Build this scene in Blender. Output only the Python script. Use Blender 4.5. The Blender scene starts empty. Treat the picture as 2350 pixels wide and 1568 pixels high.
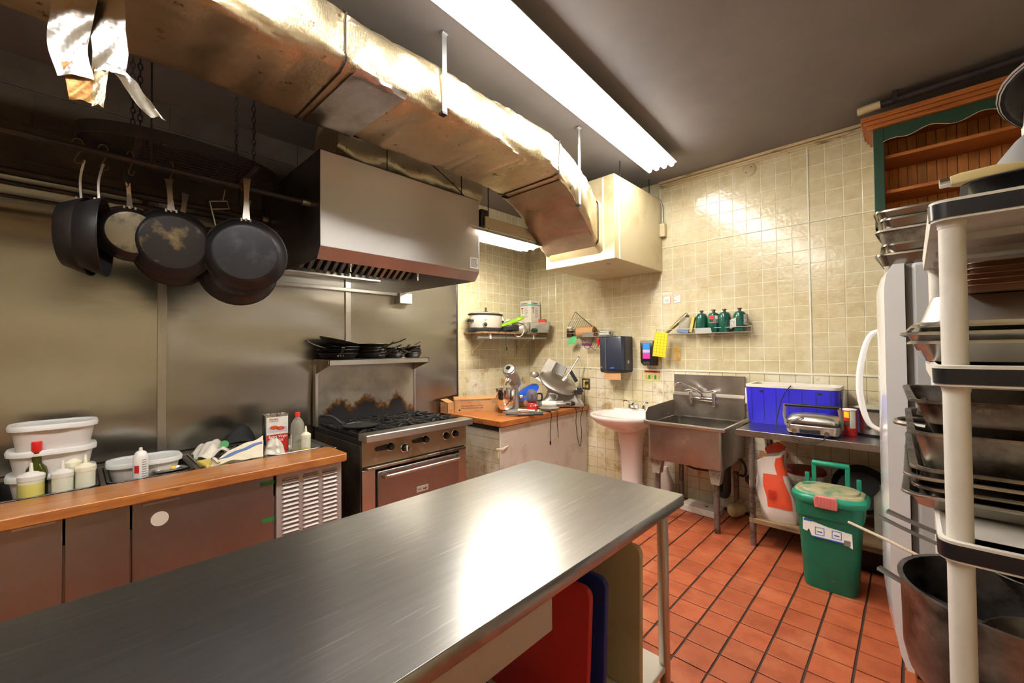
import bpy, math, random
from mathutils import Matrix, Vector
R = math.radians
random.seed(7)
SC = bpy.context.scene
COL = SC.collection
# ---------------------------------------------------------------- camera, world, exposure
def make_camera():
    yaw, pitch, roll = R(43.7), R(.966), R(-.584)
    fw = Vector((-math.sin(yaw) * math.cos(pitch), math.cos(yaw) * math.cos(pitch), math.sin(pitch)))
    rt = Vector((math.cos(yaw), math.sin(yaw), 0)); up = rt.cross(fw)
    rt, up = rt * math.cos(roll) + up * math.sin(roll), up * math.cos(roll) - rt * math.sin(roll)
    cd = bpy.data.cameras.new('camera'); cd.sensor_width = 36; cd.lens = 960.5 / 2350 * 36
    cd.clip_start = .02; cd.clip_end = 60
    c = bpy.data.objects.new('camera', cd); COL.objects.link(c)
    m = Matrix((rt, up, -fw)).transposed().to_4x4(); m.translation = (0, 0, 1.45)
    c.matrix_world = m
    SC.camera = c
make_camera()
wd = bpy.data.worlds.new('world'); SC.world = wd; wd.use_nodes = True
wd.node_tree.nodes['Background'].inputs[0].default_value = (.9, .85, .75, 1)
wd.node_tree.nodes['Background'].inputs[1].default_value = .05
SC.view_settings.view_transform = 'Standard'; SC.view_settings.look = 'None'
SC.view_settings.gamma = 1; SC.view_settings.use_curve_mapping = False
SC.view_settings.exposure = 0.2
TUBE = 30.0      # brightness of the ceiling tubes
WTUBE = 220.0     # brightness of the wall light tubes
YB, XL, ZC, XR, YF = 4.06, -3.55, 3.1, .80, -2.3

# ---------------------------------------------------------------- materials
def lin(c):
    return tuple((x / 12.92 if x <= .04045 else ((x + .055) / 1.055) ** 2.4) for x in c)
def rgb(r, g, b): return lin((r / 255, g / 255, b / 255))
MATS = {}
def mat(name, col, rough=.5, metal=0., layers=(), bump=(), rvar=None, rand=0., trans=0., alpha=1., emit=None, estr=0., coat=0., ior=1.45, sss=0., aniso=None):
    """layers: (colour, scale, lo, hi, stretch) noise masks over the base colour; bump: (scale, strength, stretch)"""
    m = bpy.data.materials.new(name); m.use_nodes = True; MATS[name] = m
    nt = m.node_tree; N = nt.nodes; L = nt.links; b = N['Principled BSDF']
    b.inputs['Base Color'].default_value = (*col, 1); b.inputs['Roughness'].default_value = rough
    b.inputs['Metallic'].default_value = metal; b.inputs['IOR'].default_value = ior
    if trans: b.inputs['Transmission Weight'].default_value = trans
    if alpha < 1: b.inputs['Alpha'].default_value = alpha
    if coat: b.inputs['Coat Weight'].default_value = coat; b.inputs['Coat Roughness'].default_value = .12
    if sss: b.inputs['Subsurface Weight'].default_value = sss; b.inputs['Subsurface Radius'].default_value = (.01, .01, .01)
    if emit: b.inputs['Emission Color'].default_value = (*emit, 1); b.inputs['Emission Strength'].default_value = estr
    if aniso:
        b.inputs['Anisotropic'].default_value = aniso[0]; cv = N.new('ShaderNodeCombineXYZ')
        for i in range(3): cv.inputs[i].default_value = aniso[1][i]
        L.new(cv.outputs[0], b.inputs['Tangent'])
    tc = None
    def coords(st):
        nonlocal tc
        if tc is None: tc = N.new('ShaderNodeNewGeometry')
        if st is None: return tc.outputs['Position']
        mp = N.new('ShaderNodeMapping'); mp.inputs['Scale'].default_value = st
        L.new(tc.outputs['Position'], mp.inputs[0]); return mp.outputs[0]
    def noise(sc, st, det=4, rg=.55):
        n = N.new('ShaderNodeTexNoise'); n.inputs['Scale'].default_value = sc
        n.inputs['Detail'].default_value = det; n.inputs['Roughness'].default_value = rg
        L.new(coords(st), n.inputs['Vector']); return n.outputs[0]
    cur = None
    def mix(a, fac, bcol):
        x = N.new('ShaderNodeMix'); x.data_type = 'RGBA'
        if a is None: x.inputs[6].default_value = (*col, 1)
        else: L.new(a, x.inputs[6])
        if isinstance(bcol, tuple): x.inputs[7].default_value = (*bcol, 1)
        else: L.new(bcol, x.inputs[7])
        L.new(fac, x.inputs[0]); return x.outputs[2]
    for ly in layers:
        c2, sc, lo, hi = ly[:4]; st = ly[4] if len(ly) > 4 else None
        mr = N.new('ShaderNodeMapRange'); mr.inputs[1].default_value = lo; mr.inputs[2].default_value = hi
        L.new(noise(sc, st, 6, .6), mr.inputs[0]); cur = mix(cur, mr.outputs[0], c2)
    if rand:
        oi = N.new('ShaderNodeObjectInfo'); mr = N.new('ShaderNodeMapRange')
        mr.inputs[3].default_value = 1 - rand; mr.inputs[4].default_value = 1 + rand
        L.new(oi.outputs['Random'], mr.inputs[0])
        hs = N.new('ShaderNodeHueSaturation'); L.new(mr.outputs[0], hs.inputs['Value'])
        if cur is None: hs.inputs['Color'].default_value = (*col, 1)
        else: L.new(cur, hs.inputs['Color'])
        cur = hs.outputs[0]
    if cur is not None: L.new(cur, b.inputs['Base Color'])
    if rvar:
        mr = N.new('ShaderNodeMapRange'); mr.inputs[1].default_value = .3; mr.inputs[2].default_value = .7
        mr.inputs[3].default_value = rough - rvar[1]; mr.inputs[4].default_value = rough + rvar[1]
        L.new(noise(rvar[0], rvar[2] if len(rvar) > 2 else None), mr.inputs[0]); L.new(mr.outputs[0], b.inputs['Roughness'])
    nrm = None
    for bp in bump:
        bn = N.new('ShaderNodeBump'); bn.inputs['Strength'].default_value = bp[1]; bn.inputs['Distance'].default_value = bp[3] if len(bp) > 3 else .01
        L.new(noise(bp[0], bp[2] if len(bp) > 2 else None, bp[4] if len(bp) > 4 else 4), bn.inputs['Height'])
        if nrm: L.new(nrm, bn.inputs['Normal'])
        nrm = bn.outputs[0]
    if nrm: L.new(nrm, b.inputs['Normal'])
    return m
mat('steel', (.58, .56, .53), .32, 1, bump=[(3, .04, (1, 1, 1), .02)], layers=[((.48, .46, .42), 3, .3, .8)])
mat('steel_wall', (.47, .45, .41), .25, 1, bump=[(1.1, .06, (1, 1, 2.6), .04)], layers=[((.38, .36, .325), 1.6, .3, .8, (1, 1, 2.5))], aniso=(.6, (0, 1, 0)))
mat('steel_top', (.40, .40, .40), .28, 1, bump=[(1.3, .02, None, .02)], layers=[((.36, .355, .35), 5, .38, .68, (12, .7, 1)), ((.56, .55, .54), 9, .58, .72, (12, .5, 1))])
mat('steel_hood', (.68, .665, .65), .34, 1, bump=[(1.2, .03, None, .03)], aniso=(.8, (0, 0, 1)))
mat('steel_dirty', (.42, .37, .30), .45, 1, layers=[((.20, .11, .045), 6, .48, .68), ((.5, .45, .38), 14, .5, .7)], bump=[(30, .08, None, .003)])
mat('steel_brown', (.50, .46, .43), .40, 1, layers=[((.42, .35, .30), 3, .4, .8)], rvar=(5, .05))
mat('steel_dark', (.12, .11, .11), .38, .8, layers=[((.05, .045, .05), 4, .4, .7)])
mat('chrome', (.85, .85, .86), .10, 1)
mat('aluminium', (.52, .50, .47), .30, 1, layers=[((.40, .36, .30), 5, .4, .8)])
mat('aluminium_stained', (.36, .325, .28), .40, 1, layers=[((.09, .07, .052), 8, .40, .64), ((.44, .41, .37), 20, .58, .7)], bump=[(25, .1, None, .004)])
mat('pot_stained', (.40, .385, .37), .38, 1, layers=[((.05, .045, .045), 4, .42, .62), ((.22, .20, .19), 14, .5, .7)], bump=[(25, .05, None, .004)])
mat('pan_steel', (.34, .32, .285), .22, 1, layers=[((.26, .235, .19), 6, .4, .7)])
mat('pan_black', (.010, .009, .010), .42, 0, layers=[((.035, .02, .012), 7, .52, .75)], bump=[(40, .10, None, .004)])
mat('pan_base', (.022, .022, .027), .36, .2, layers=[((.05, .05, .06), 9, .5, .7), ((.22, .18, .12), 4, .68, .80)], bump=[(55, .15, None, .003)])
mat('pan_base_worn', (.018, .012, .011), .40, .2, layers=[((.26, .18, .08), 7, .52, .68)], bump=[(55, .15, None, .003)])
mat('pan_base_pale', (.26, .22, .15), .34, .5, layers=[((.03, .022, .018), 9, .48, .64)])
mat('iron_handle', (.20, .18, .16), .45, .9)
mat('steel_handle', (.45, .42, .37), .35, 1)
mat('cast_iron', (.022, .021, .022), .55, .3, layers=[((.10, .085, .07), 18, .55, .8)], bump=[(70, .25, None, .003)])
mat('black_plastic', (.02, .02, .022), .35)
mat('black_rubber', (.015, .015, .016), .6)
mat('dark_pipe', (.035, .028, .03), .5, .4, layers=[((.07, .045, .03), 9, .5, .7)])
mat('foil', (.64, .54, .36), .38, .85, layers=[((.46, .36, .21), 2.5, .4, .72), ((.16, .09, .035), 16, .63, .70)], bump=[(6, .5, None, .03), (45, .35, (1, 3, 1), .006)])
mat('foil_silver', (.58, .57, .55), .32, 1, bump=[(9, .22, None, .02)], layers=[((.40, .36, .31), 6, .45, .72)])
mat('foil_rust', (.42, .22, .07), .5, .5, bump=[(20, .4, None, .01)], layers=[((.2, .08, .02), 14, .45, .7)])
mat('ceiling_paint', (.21, .187, .175), .7, 0, layers=[((.165, .147, .138), 1.2, .4, .7), ((.24, .21, .18), 9, .68, .8)], bump=[(40, .05, None, .003)])
mat('block_paint', (.062, .044, .028), .95, 0, layers=[((.036, .025, .017), 4, .4, .7)], bump=[(60, .4, None, .006)], rand=.15)
mat('mortar', (.06, .048, .038), .9)
mat('tile_wall', rgb(204, 193, 158), .20, 0, layers=[(rgb(191, 176, 136), 14, .42, .68), (rgb(212, 203, 174), 5, .5, .7), (rgb(146, 112, 60), 16, .70, .76)], bump=[(42, .20, None, .010, .5)], rand=.03, coat=.3)
mat('tile_low', rgb(206, 195, 160), .3, 0, layers=[(rgb(220, 213, 192), 4, .46, .6), (rgb(164, 128, 66), 7, .56, .72), (rgb(92, 66, 34), 22, .67, .74)], bump=[(26, .18, None, .010)], rand=.05)
mat('grout', rgb(236, 230, 210), .5, 0, layers=[(rgb(200, 180, 136), 6, .54, .7)])
mat('grout_low', rgb(150, 128, 84), .7, 0, layers=[(rgb(92, 66, 36), 6, .45, .65)])
mat('seam_white', rgb(226, 222, 206), .4)
mat('trim_paint', rgb(196, 178, 140), .5, 0, layers=[(rgb(120, 98, 70), 7, .55, .7, (1, 1, 6))])
mat('cream_wall', rgb(196, 182, 146), .5, 0, layers=[(rgb(176, 160, 122), 3, .45, .7)])
mat('beige_metal', rgb(196, 182, 146), .38, .15, layers=[(rgb(168, 148, 106), 3, .5, .75), (rgb(110, 76, 36), 30, .72, .78)])
mat('quarry', rgb(166, 85, 52), .42, 0, layers=[(rgb(144, 67, 38), 9, .45, .7), (rgb(180, 104, 70), 4, .52, .7), (rgb(60, 34, 26), 13, .69, .75)], bump=[(80, .06, None, .003)], rand=.10)
mat('quarry_dark', rgb(60, 40, 34), .6)
mat('white_enamel', rgb(236, 236, 234), .25, 0, coat=.4)
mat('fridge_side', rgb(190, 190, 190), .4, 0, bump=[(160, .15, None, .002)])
mat('fridge_white', rgb(232, 233, 236), .14, 0, coat=.6, bump=[(120, .05, None, .002)])
mat('porcelain', rgb(236, 226, 222), .18, 0, coat=.5, layers=[(rgb(214, 196, 184), 3, .55, .75)])
mat('white_plastic', rgb(226, 222, 214), .4)
mat('rack_plastic', rgb(206, 200, 190), .45, 0, layers=[(rgb(180, 172, 160), 4, .5, .7)])
mat('tub_plastic', rgb(214, 208, 204), .35, 0, sss=.0, layers=[(rgb(196, 184, 176), 5, .5, .75)])
mat('tub_lid', rgb(226, 226, 224), .35)
mat('white_board', rgb(216, 208, 196), .4, 0, layers=[(rgb(190, 176, 150), 4, .52, .7), (rgb(120, 92, 60), 24, .70, .76)])
mat('butcher', rgb(178, 108, 52), .30, 0, layers=[(rgb(146, 82, 40), 5, .42, .66, (8, 1, 8)), (rgb(72, 44, 28), 4, .60, .76), (rgb(206, 142, 76), 7, .6, .75, (8, 1, 8))], coat=.25, bump=[(30, .05, (8, 1, 8), .003)])
mat('wood_front', rgb(200, 132, 52), .35, 0, layers=[(rgb(176, 104, 36), 6, .45, .7, (6, 1, 6))], coat=.25)
mat('pine', rgb(206, 136, 66), .5, 0, layers=[(rgb(178, 108, 48), 5, .42, .68, (6, 6, .7)), (rgb(96, 50, 20), 9, .70, .78)], rand=.14)
mat('pine_trim', rgb(176, 104, 48), .4, 0, layers=[(rgb(146, 80, 32), 7, .45, .7, (.7, 6, 6))])
mat('green_paint', rgb(30, 62, 44), .45)
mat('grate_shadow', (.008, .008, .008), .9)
mat('tube_glow', (1, 1, 1), .4, emit=(1.0, .975, .935), estr=TUBE)
mat('wall_tube_glow', (1, 1, 1), .4, emit=(1.0, .93, .79), estr=WTUBE)
mat('reflector', rgb(240, 238, 230), .35)
mat('red_plastic', rgb(206, 32, 30), .35)
mat('red_board', rgb(186, 40, 36), .55, 0, bump=[(200, .1, None, .001)])
mat('blue_board', rgb(34, 46, 122), .5)
mat('tan_board', rgb(186, 168, 130), .55, 0, layers=[(rgb(150, 126, 84), 2.5, .45, .7)])
mat('green_plastic', rgb(16, 104, 78), .4, 0, layers=[(rgb(12, 84, 62), 3, .45, .7), (rgb(120, 128, 96), 12, .66, .78)])
mat('green_lid', rgb(20, 112, 84), .45, 0, layers=[(rgb(160, 150, 116), 8, .40, .58)])
mat('green_bright', rgb(22, 128, 98), .35)
mat('pink_latch', rgb(204, 112, 108), .45)
mat('blue_cooler', rgb(52, 46, 214), .38, 0, bump=[(140, .15, None, .002)])
mat('blue_plastic', rgb(26, 84, 200), .3)
mat('cardboard', rgb(178, 132, 88), .75, 0, layers=[(rgb(160, 112, 70), 8, .45, .7)])
mat('cardboard_in', rgb(120, 84, 50), .85)
mat('paper_white', rgb(232, 230, 222), .6)
mat('box_white', rgb(226, 220, 208), .45)
mat('ink_black', (.015, .014, .014), .6)
mat('ink_red', rgb(196, 36, 34), .55)
mat('ink_white', rgb(240, 238, 232), .55)
mat('ink_blue', rgb(40, 90, 190), .5)
mat('ink_green', rgb(40, 130, 60), .5)
mat('ink_grey', rgb(120, 112, 104), .6)
mat('teal_print', rgb(84, 196, 176), .5)
mat('propane_green', rgb(8, 76, 62), .25, 0, coat=.4)
mat('yellow_card', rgb(240, 204, 30), .5)
mat('yellow_foam', rgb(216, 190, 96), .8, 0, bump=[(120, .4, None, .003)])
mat('badge_plate', rgb(190, 184, 174), .4, .2)
mat('door_steel', (.36, .325, .315), .40, 1, layers=[((.30, .25, .225), 3, .4, .8)])
mat('rod_bronze', (.16, .11, .06), .5, .7)
mat('pale_stick', rgb(176, 160, 138), .6)
mat('stain_gold', rgb(204, 158, 66), .6, 0, layers=[(rgb(214, 196, 150), 18, .45, .6)])
mat('dispenser', rgb(40, 44, 60), .28, 0, bump=[(150, .08, None, .001)])
mat('dispenser_dark', rgb(26, 26, 30), .3)
mat('kraft', rgb(196, 150, 104), .8)
mat('glass_clear', (.95, .97, .95), .05, trans=1, ior=1.3)
mat('clear_plastic', (.80, .78, .68), .12, trans=.72, ior=1.2)
mat('smoky_plastic', (.55, .5, .52), .15, trans=.85, ior=1.2)
mat('bottle_green', (.10, .12, .01), .06, trans=.75, ior=1.4)
mat('oil', (.75, .62, .08), .1, trans=.6, ior=1.3)
mat('oil_pale', rgb(206, 196, 104), .3)
mat('squeeze', rgb(206, 206, 186), .35)
mat('squeeze_cap', rgb(236, 230, 204), .4)
mat('cloth_white', rgb(224, 214, 190), .9, 0, bump=[(180, .6, None, .004)])
mat('cloth_black', (.012, .012, .013), .85, 0, bump=[(120, .3, None, .003)])
mat('cloth_blue', rgb(92, 118, 172), .9)
mat('bag_white', rgb(226, 220, 206), .3, 0, bump=[(14, .4, None, .01)])
mat('flour_paper', rgb(228, 218, 210), .6, 0, bump=[(12, .5, None, .01)])
mat('flour_orange', rgb(226, 84, 50), .6, 0, bump=[(12, .5, None, .01)])
mat('gusset_paint', rgb(150, 140, 128), .5, .2, layers=[(rgb(110, 92, 76), 12, .5, .65)])
mat('steel_grime', (.34, .27, .17), .45, .8, layers=[((.22, .14, .06), 6, .45, .65), ((.45, .40, .32), 12, .55, .7)])
mat('crock', rgb(184, 173, 160), .4, 0, layers=[(rgb(120, 104, 96), 9, .62, .70, (1, 1, .6))])
mat('lime', rgb(134, 190, 20), .35)
mat('mixer_grey', (.44, .43, .41), .3, .7)
mat('slicer_metal', (.58, .55, .50), .36, .9)
mat('outlet_ivory', rgb(216, 190, 96), .4)
mat('outlet_plate', (.10, .08, .06), .4, .7)
mat('rust_leg', (.22, .19, .17), .5, .7, layers=[((.10, .06, .04), 10, .48, .62), ((.45, .42, .38), 22, .6, .7)])
mat('old_wood', rgb(140, 112, 78), .7, 0, layers=[(rgb(84, 60, 40), 5, .45, .7, (1, 6, 6))])
mat('magenta', rgb(206, 50, 150), .4)
mat('screen_blue', rgb(60, 130, 210), .25)
mat('purple', rgb(92, 26, 92), .5)
mat('sign_paper', rgb(206, 200, 130), .5, 0, layers=[(rgb(176, 190, 120), 40, .5, .6)])
mat('sign_red', rgb(196, 76, 52), .5)
mat('tray_brown', rgb(104, 66, 38), .55, .3, layers=[(rgb(60, 34, 18), 7, .5, .7)])
mat('mesh_grey', (.45, .44, .43), .4, .8)
mat('red_lid', rgb(110, 18, 22), .4)
mat('bucket_white', rgb(196, 186, 176), .45)
mat('zinc', (.45, .46, .44), .45, .9)
mat('skin_tan', rgb(206, 160, 106), .6)
mat('ivory_knob', rgb(200, 180, 130), .4)
mat('char', (.02, .02, .022), .6)

# ---------------------------------------------------------------- mesh building helpers
def fr(right, up):
    """frame matrix: x = right, y = up, z = right x up"""
    r = Vector(right).normalized(); n = r.cross(Vector(up)).normalized(); u = n.cross(r)
    return Matrix((r, u, n)).transposed()
def dirm(d):
    d = Vector(d).normalized(); a = Vector((0, 0, 1)) if abs(d.z) < .9 else Vector((1, 0, 0))
    x = a.cross(d).normalized(); return x, d.cross(x)
class MB:
    def __init__(s, T=None): s.v = []; s.f = []; s.T = T
    def add(s, vs, fs):
        o = len(s.v); T = s.T
        s.v += [tuple(T @ Vector(p)) if T else tuple(p) for p in vs]
        s.f += [tuple(i + o for i in f) for f in fs]; return s
    def box(s, a, b):
        (x0, y0, z0), (x1, y1, z1) = a, b
        return s.add([(x0, y0, z0), (x1, y0, z0), (x1, y1, z0), (x0, y1, z0), (x0, y0, z1), (x1, y0, z1), (x1, y1, z1), (x0, y1, z1)],
                     [(3, 2, 1, 0), (4, 5, 6, 7), (0, 1, 5, 4), (1, 2, 6, 5), (2, 3, 7, 6), (3, 0, 4, 7)])
    def cbox(s, c, sz): return s.box([c[i] - sz[i] / 2 for i in range(3)], [c[i] + sz[i] / 2 for i in range(3)])
    def obox(s, c, sz, M):
        T = s.T; m = Matrix.Translation(c) @ M.to_4x4(); s.T = (T @ m) if T else m
        s.cbox((0, 0, 0), sz); s.T = T; return s
    def loft(s, loops, cap=True, closed=True):
        n = len(loops[0]); vs = [p for l in loops for p in l]; fs = []
        for k in range(len(loops) - 1):
            for i in range(n if closed else n - 1):
                j = (i + 1) % n; fs.append((k * n + i, k * n + j, (k + 1) * n + j, (k + 1) * n + i))
        if cap and closed:
            fs.append(tuple(range(n - 1, -1, -1))); o = (len(loops) - 1) * n; fs.append(tuple(range(o, o + n)))
        return s.add(vs, fs)
    def cyl(s, a, b, r0, r1=None, n=14, cap=True):
        a, b = Vector(a), Vector(b); x, y = dirm(b - a); r1 = r0 if r1 is None else r1
        return s.loft([[c + (x * math.cos(t) + y * math.sin(t)) * r for t in [2 * math.pi * i / n for i in range(n)]] for c, r in ((a, r0), (b, r1))], cap)
    def tube(s, pts, r, n=6, closed=False):
        pts = [Vector(p) for p in pts]; k = len(pts); loops = []; px = None
        for i, p in enumerate(pts):
            if closed: d = pts[(i + 1) % k] - pts[i - 1]
            else: d = pts[min(i + 1, k - 1)] - pts[max(i - 1, 0)]
            d.normalize()
            if px is None: px, py = dirm(d)
            else:
                px = (px - d * px.dot(d)).normalized(); py = d.cross(px)
            rr = r[i] if isinstance(r, (list, tuple)) else r
            loops.append([p + (px * math.cos(t) + py * math.sin(t)) * rr for t in [2 * math.pi * j / n for j in range(n)]])
        if closed: loops.append(loops[0]); return s.loft(loops, False)
        return s.loft(loops)
    def lathe(s, prof, c=(0, 0, 0), n=24, sx=1., sy=1., cap=False):
        c = Vector(c)
        return s.loft([[c + Vector((r * sx * math.cos(t), r * sy * math.sin(t), z)) for t in [2 * math.pi * i / n for i in range(n)]] for r, z in prof], cap)
    def prism(s, poly, d0, d1, ax='z'):
        f = {'z': lambda p, d: (p[0], p[1], d), 'y': lambda p, d: (p[0], d, p[1]), 'x': lambda p, d: (d, p[0], p[1])}[ax]
        return s.loft([[f(p, d0) for p in poly], [f(p, d1) for p in poly]])
    def grid(s, fn, nu, nv, th=None):
        """surface fn(u,v) u,v in 0..1; th = thickness vector or number along the normal"""
        P = [[Vector(fn(i / nu, j / nv)) for j in range(nv + 1)] for i in range(nu + 1)]
        def idx(i, j): return i * (nv + 1) + j
        vs = [P[i][j] for i in range(nu + 1) for j in range(nv + 1)]
        fs = [(idx(i, j), idx(i + 1, j), idx(i + 1, j + 1), idx(i, j + 1)) for i in range(nu) for j in range(nv)]
        if th is None: return s.add(vs, fs)
        N = len(vs); v2 = []
        for i in range(nu + 1):
            for j in range(nv + 1):
                if isinstance(th, (int, float)):
                    a = P[min(i + 1, nu)][j] - P[max(i - 1, 0)][j]; b = P[i][min(j + 1, nv)] - P[i][max(j - 1, 0)]
                    nn = a.cross(b); nn = nn.normalized() if nn.length > 1e-9 else Vector((0, 0, 1)); v2.append(P[i][j] - nn * th)
                else: v2.append(P[i][j] + Vector(th))
        fs += [tuple(N + q for q in reversed(f)) for f in fs]
        for i in range(nu):
            fs.append((idx(i + 1, 0), idx(i, 0), N + idx(i, 0), N + idx(i + 1, 0))); fs.append((idx(i, nv), idx(i + 1, nv), N + idx(i + 1, nv), N + idx(i, nv)))
        for j in range(nv):
            fs.append((idx(0, j), idx(0, j + 1), N + idx(0, j + 1), N + idx(0, j))); fs.append((idx(nu, j + 1), idx(nu, j), N + idx(nu, j), N + idx(nu, j + 1)))
        return s.add(vs + v2, fs)
    def mesh(s, name, m, smooth=40):
        me = bpy.data.meshes.new(name); me.from_pydata(s.v, [], s.f); me.update()
        me.materials.append(MATS[m] if isinstance(m, str) else m)
        if smooth:
            me.shade_smooth(); me.set_sharp_from_angle(angle=R(smooth))
        return me
    def build(s, name, m, parent=None, bevel=0, smooth=40, seg=2):
        return link(name, s.mesh(name, m, smooth), parent, bevel, seg)
BASE = {}
def link(name, me, parent=None, bevel=0, seg=2):
    o = bpy.data.objects.new(name, me); COL.objects.link(o)
    if parent is not None:
        o.parent = parent
        if parent.name in BASE: o.matrix_parent_inverse = Matrix.Translation(-BASE[parent.name])
    if bevel:
        b = o.modifiers.new('bevel', 'BEVEL'); b.width = bevel; b.segments = seg; b.limit_method = 'ANGLE'; b.angle_limit = R(35)
    return o
def tag(o, label, cat, group=None, kind=None):
    o['label'] = label; o['category'] = cat
    if group: o['group'] = group
    if kind: o['kind'] = kind
    return o
def thing(name, label, cat, loc=(0, 0, 0), rz=0, group=None, M=None):
    """an Empty at the base of a thing; its parts are built in the Empty's own frame"""
    o = bpy.data.objects.new(name, None); COL.objects.link(o); o.empty_display_size = .05
    if M is not None: o.matrix_basis = M
    else: o.location = loc; o.rotation_euler = (0, 0, rz)
    return tag(o, label, cat, group)
def wthing(name, label, cat, base, group=None):
    """the same, but its parts are built in room coordinates"""
    o = thing(name, label, cat, base, 0, group); BASE[o.name] = Vector(base); return o
def struct(o): o['kind'] = 'structure'; return o
def dup(o, M=None, label=None, group=None, parent=None):
    c = o.copy(); COL.objects.link(c)
    if parent is not None: c.parent = parent
    if M is not None: c.matrix_basis = M
    if label: c['label'] = label
    if group: c['group'] = group
    for ch in list(o.children): dup(ch, parent=c)
    return c
def TR(loc, rx=0, ry=0, rz=0, s=1): return Matrix.Translation(loc) @ Matrix.Rotation(rz, 4, 'Z') @ Matrix.Rotation(ry, 4, 'Y') @ Matrix.Rotation(rx, 4, 'X') @ Matrix.Scale(s, 4)
def rr(w, d, r, z, n=4, cx=0, cy=0):
    """rounded rectangle loop"""
    r = min(r, w / 2 - 1e-4, d / 2 - 1e-4); out = []
    for k, (sx, sy) in enumerate(((1, 1), (-1, 1), (-1, -1), (1, -1))):
        for i in range(n + 1):
            t = math.pi / 2 * (k + i / n); out.append(Vector((cx + sx * (w / 2 - r) + r * math.cos(t), cy + sy * (d / 2 - r) + r * math.sin(t), z)))
    return out
def tray(mb, w, d, h, r, th=.002, flare=1.0, lip=.012, n=4, z0=0, lipdrop=0.0):
    """an open pan with a turned-out rim; footprint w x d at the rim"""
    f = flare
    L = [rr(w * f, d * f, r, z0, n), rr(w, d, r, z0 + h, n), rr(w + 2 * lip, d + 2 * lip, r + lip, z0 + h, n)]
    if lipdrop: L.append(rr(w + 2 * lip, d + 2 * lip, r + lip, z0 + h - lipdrop, n)); L.append(rr(w + 2 * lip - .004, d + 2 * lip - .004, r + lip, z0 + h - lipdrop, n))
    L += [rr(w + 2 * lip - .002, d + 2 * lip - .002, r + lip, z0 + h + th * (1 if not lipdrop else .8), n)] if not lipdrop else [rr(w + 2 * lip - .003, d + 2 * lip - .003, r + lip, z0 + h + .003, n)]
    L += [rr(w - 2 * th, d - 2 * th, r, z0 + h + th, n), rr(w * f - 2 * th, d * f - 2 * th, r, z0 + th, n)]
    return mb.loft(L)
def lettering(name, s, size, o, right, up, m, parent, align='LEFT', bold=0.):
    cu = bpy.data.curves.new('lettering', 'FONT'); cu.body = s; cu.size = size; cu.align_x = align; cu.extrude = .0002; cu.resolution_u = 2
    if bold: cu.offset = bold
    t = bpy.data.objects.new('lettering', cu); me = bpy.data.meshes.new_from_object(t)
    me.transform(Matrix.Translation(o) @ fr(right, up).to_4x4())
    me.materials.clear(); me.materials.append(MATS[m])
    ob = link(name, me, parent); bpy.data.objects.remove(t); return ob
def plate(mb, o, right, up, w, h, t=.001):
    """thin rectangle of print or sheet: lower left corner o, facing right x up"""
    M = fr(right, up).to_4x4(); M.translation = Vector(o); T = mb.T; mb.T = (T @ M) if T else M
    mb.box((0, 0, 0), (w, h, t)); mb.T = T; return mb
def lines(mb, o, right, up, w, n, step, th=.0025, t=.0008, rnd=.3):
    """rows of unreadable small print as flat bars"""
    for i in range(n):
        ww = w * (1 - random.random() * rnd); plate(mb, Vector(o) - Vector(up).normalized() * step * i, right, up, ww, th, t)
    return mb
def smoothpath(pts, k=6):
    pts = [Vector(p) for p in pts]; out = []
    for i in range(len(pts) - 1):
        p0 = pts[max(i - 1, 0)]; p1 = pts[i]; p2 = pts[i + 1]; p3 = pts[min(i + 2, len(pts) - 1)]
        for j in range(k):
            t = j / k
            out.append(.5 * ((2 * p1) + (p2 - p0) * t + (2 * p0 - 5 * p1 + 4 * p2 - p3) * t * t + (3 * p1 - p0 - 3 * p2 + p3) * t ** 3))
    out.append(pts[-1]); return out

# ---------------------------------------------------------------- the room
def tilemesh(w, h, t, ax, m, ch=.002):
    """tile with a chamfered face; lies at the origin, face towards -Y (back), +X (left) or +Z (floor)"""
    lo = rr4(w, h, 0); mid = rr4(w, h, t - ch * .6); hi = rr4(w - 2 * ch, h - 2 * ch, t)
    mb = MB(); mp = {'y': lambda p: (p[0], -p[2], p[1]), 'x': lambda p: (p[2], p[0], p[1]), 'z': lambda p: p}[ax]
    mb.add([mp(p) for p in lo + mid + hi], [(0, 1, 5, 4), (1, 2, 6, 5), (2, 3, 7, 6), (3, 0, 4, 7), (4, 5, 9, 8), (5, 6, 10, 9), (6, 7, 11, 10), (7, 4, 8, 11), (8, 9, 10, 11)])
    return mb.mesh('tile', m, 0)
def rr4(w, h, z): return [(-w / 2, -h / 2, z), (w / 2, -h / 2, z), (w / 2, h / 2, z), (-w / 2, h / 2, z)]
def joined(name, me, spots, parent):
    """many tiles as one object"""
    nv = [tuple(v.co) for v in me.vertices]; nf = [tuple(p.vertices) for p in me.polygons]; mb = MB()
    for sx, sy, sz in spots: mb.add([(x + sx, y + sy, z + sz) for x, y, z in nv], nf)
    o = mb.build(name, me.materials[0], parent, smooth=0); o['kind'] = 'stuff'; return o
floor = struct(MB().box((XL - .1, YF - .1, -.06), (XR + .1, YB + .1, -.005)).build('floor', 'quarry_dark'))
FP = .157
fm = tilemesh(.1465, .1505, .0052, 'z', 'quarry', .0015); rest = []
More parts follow.
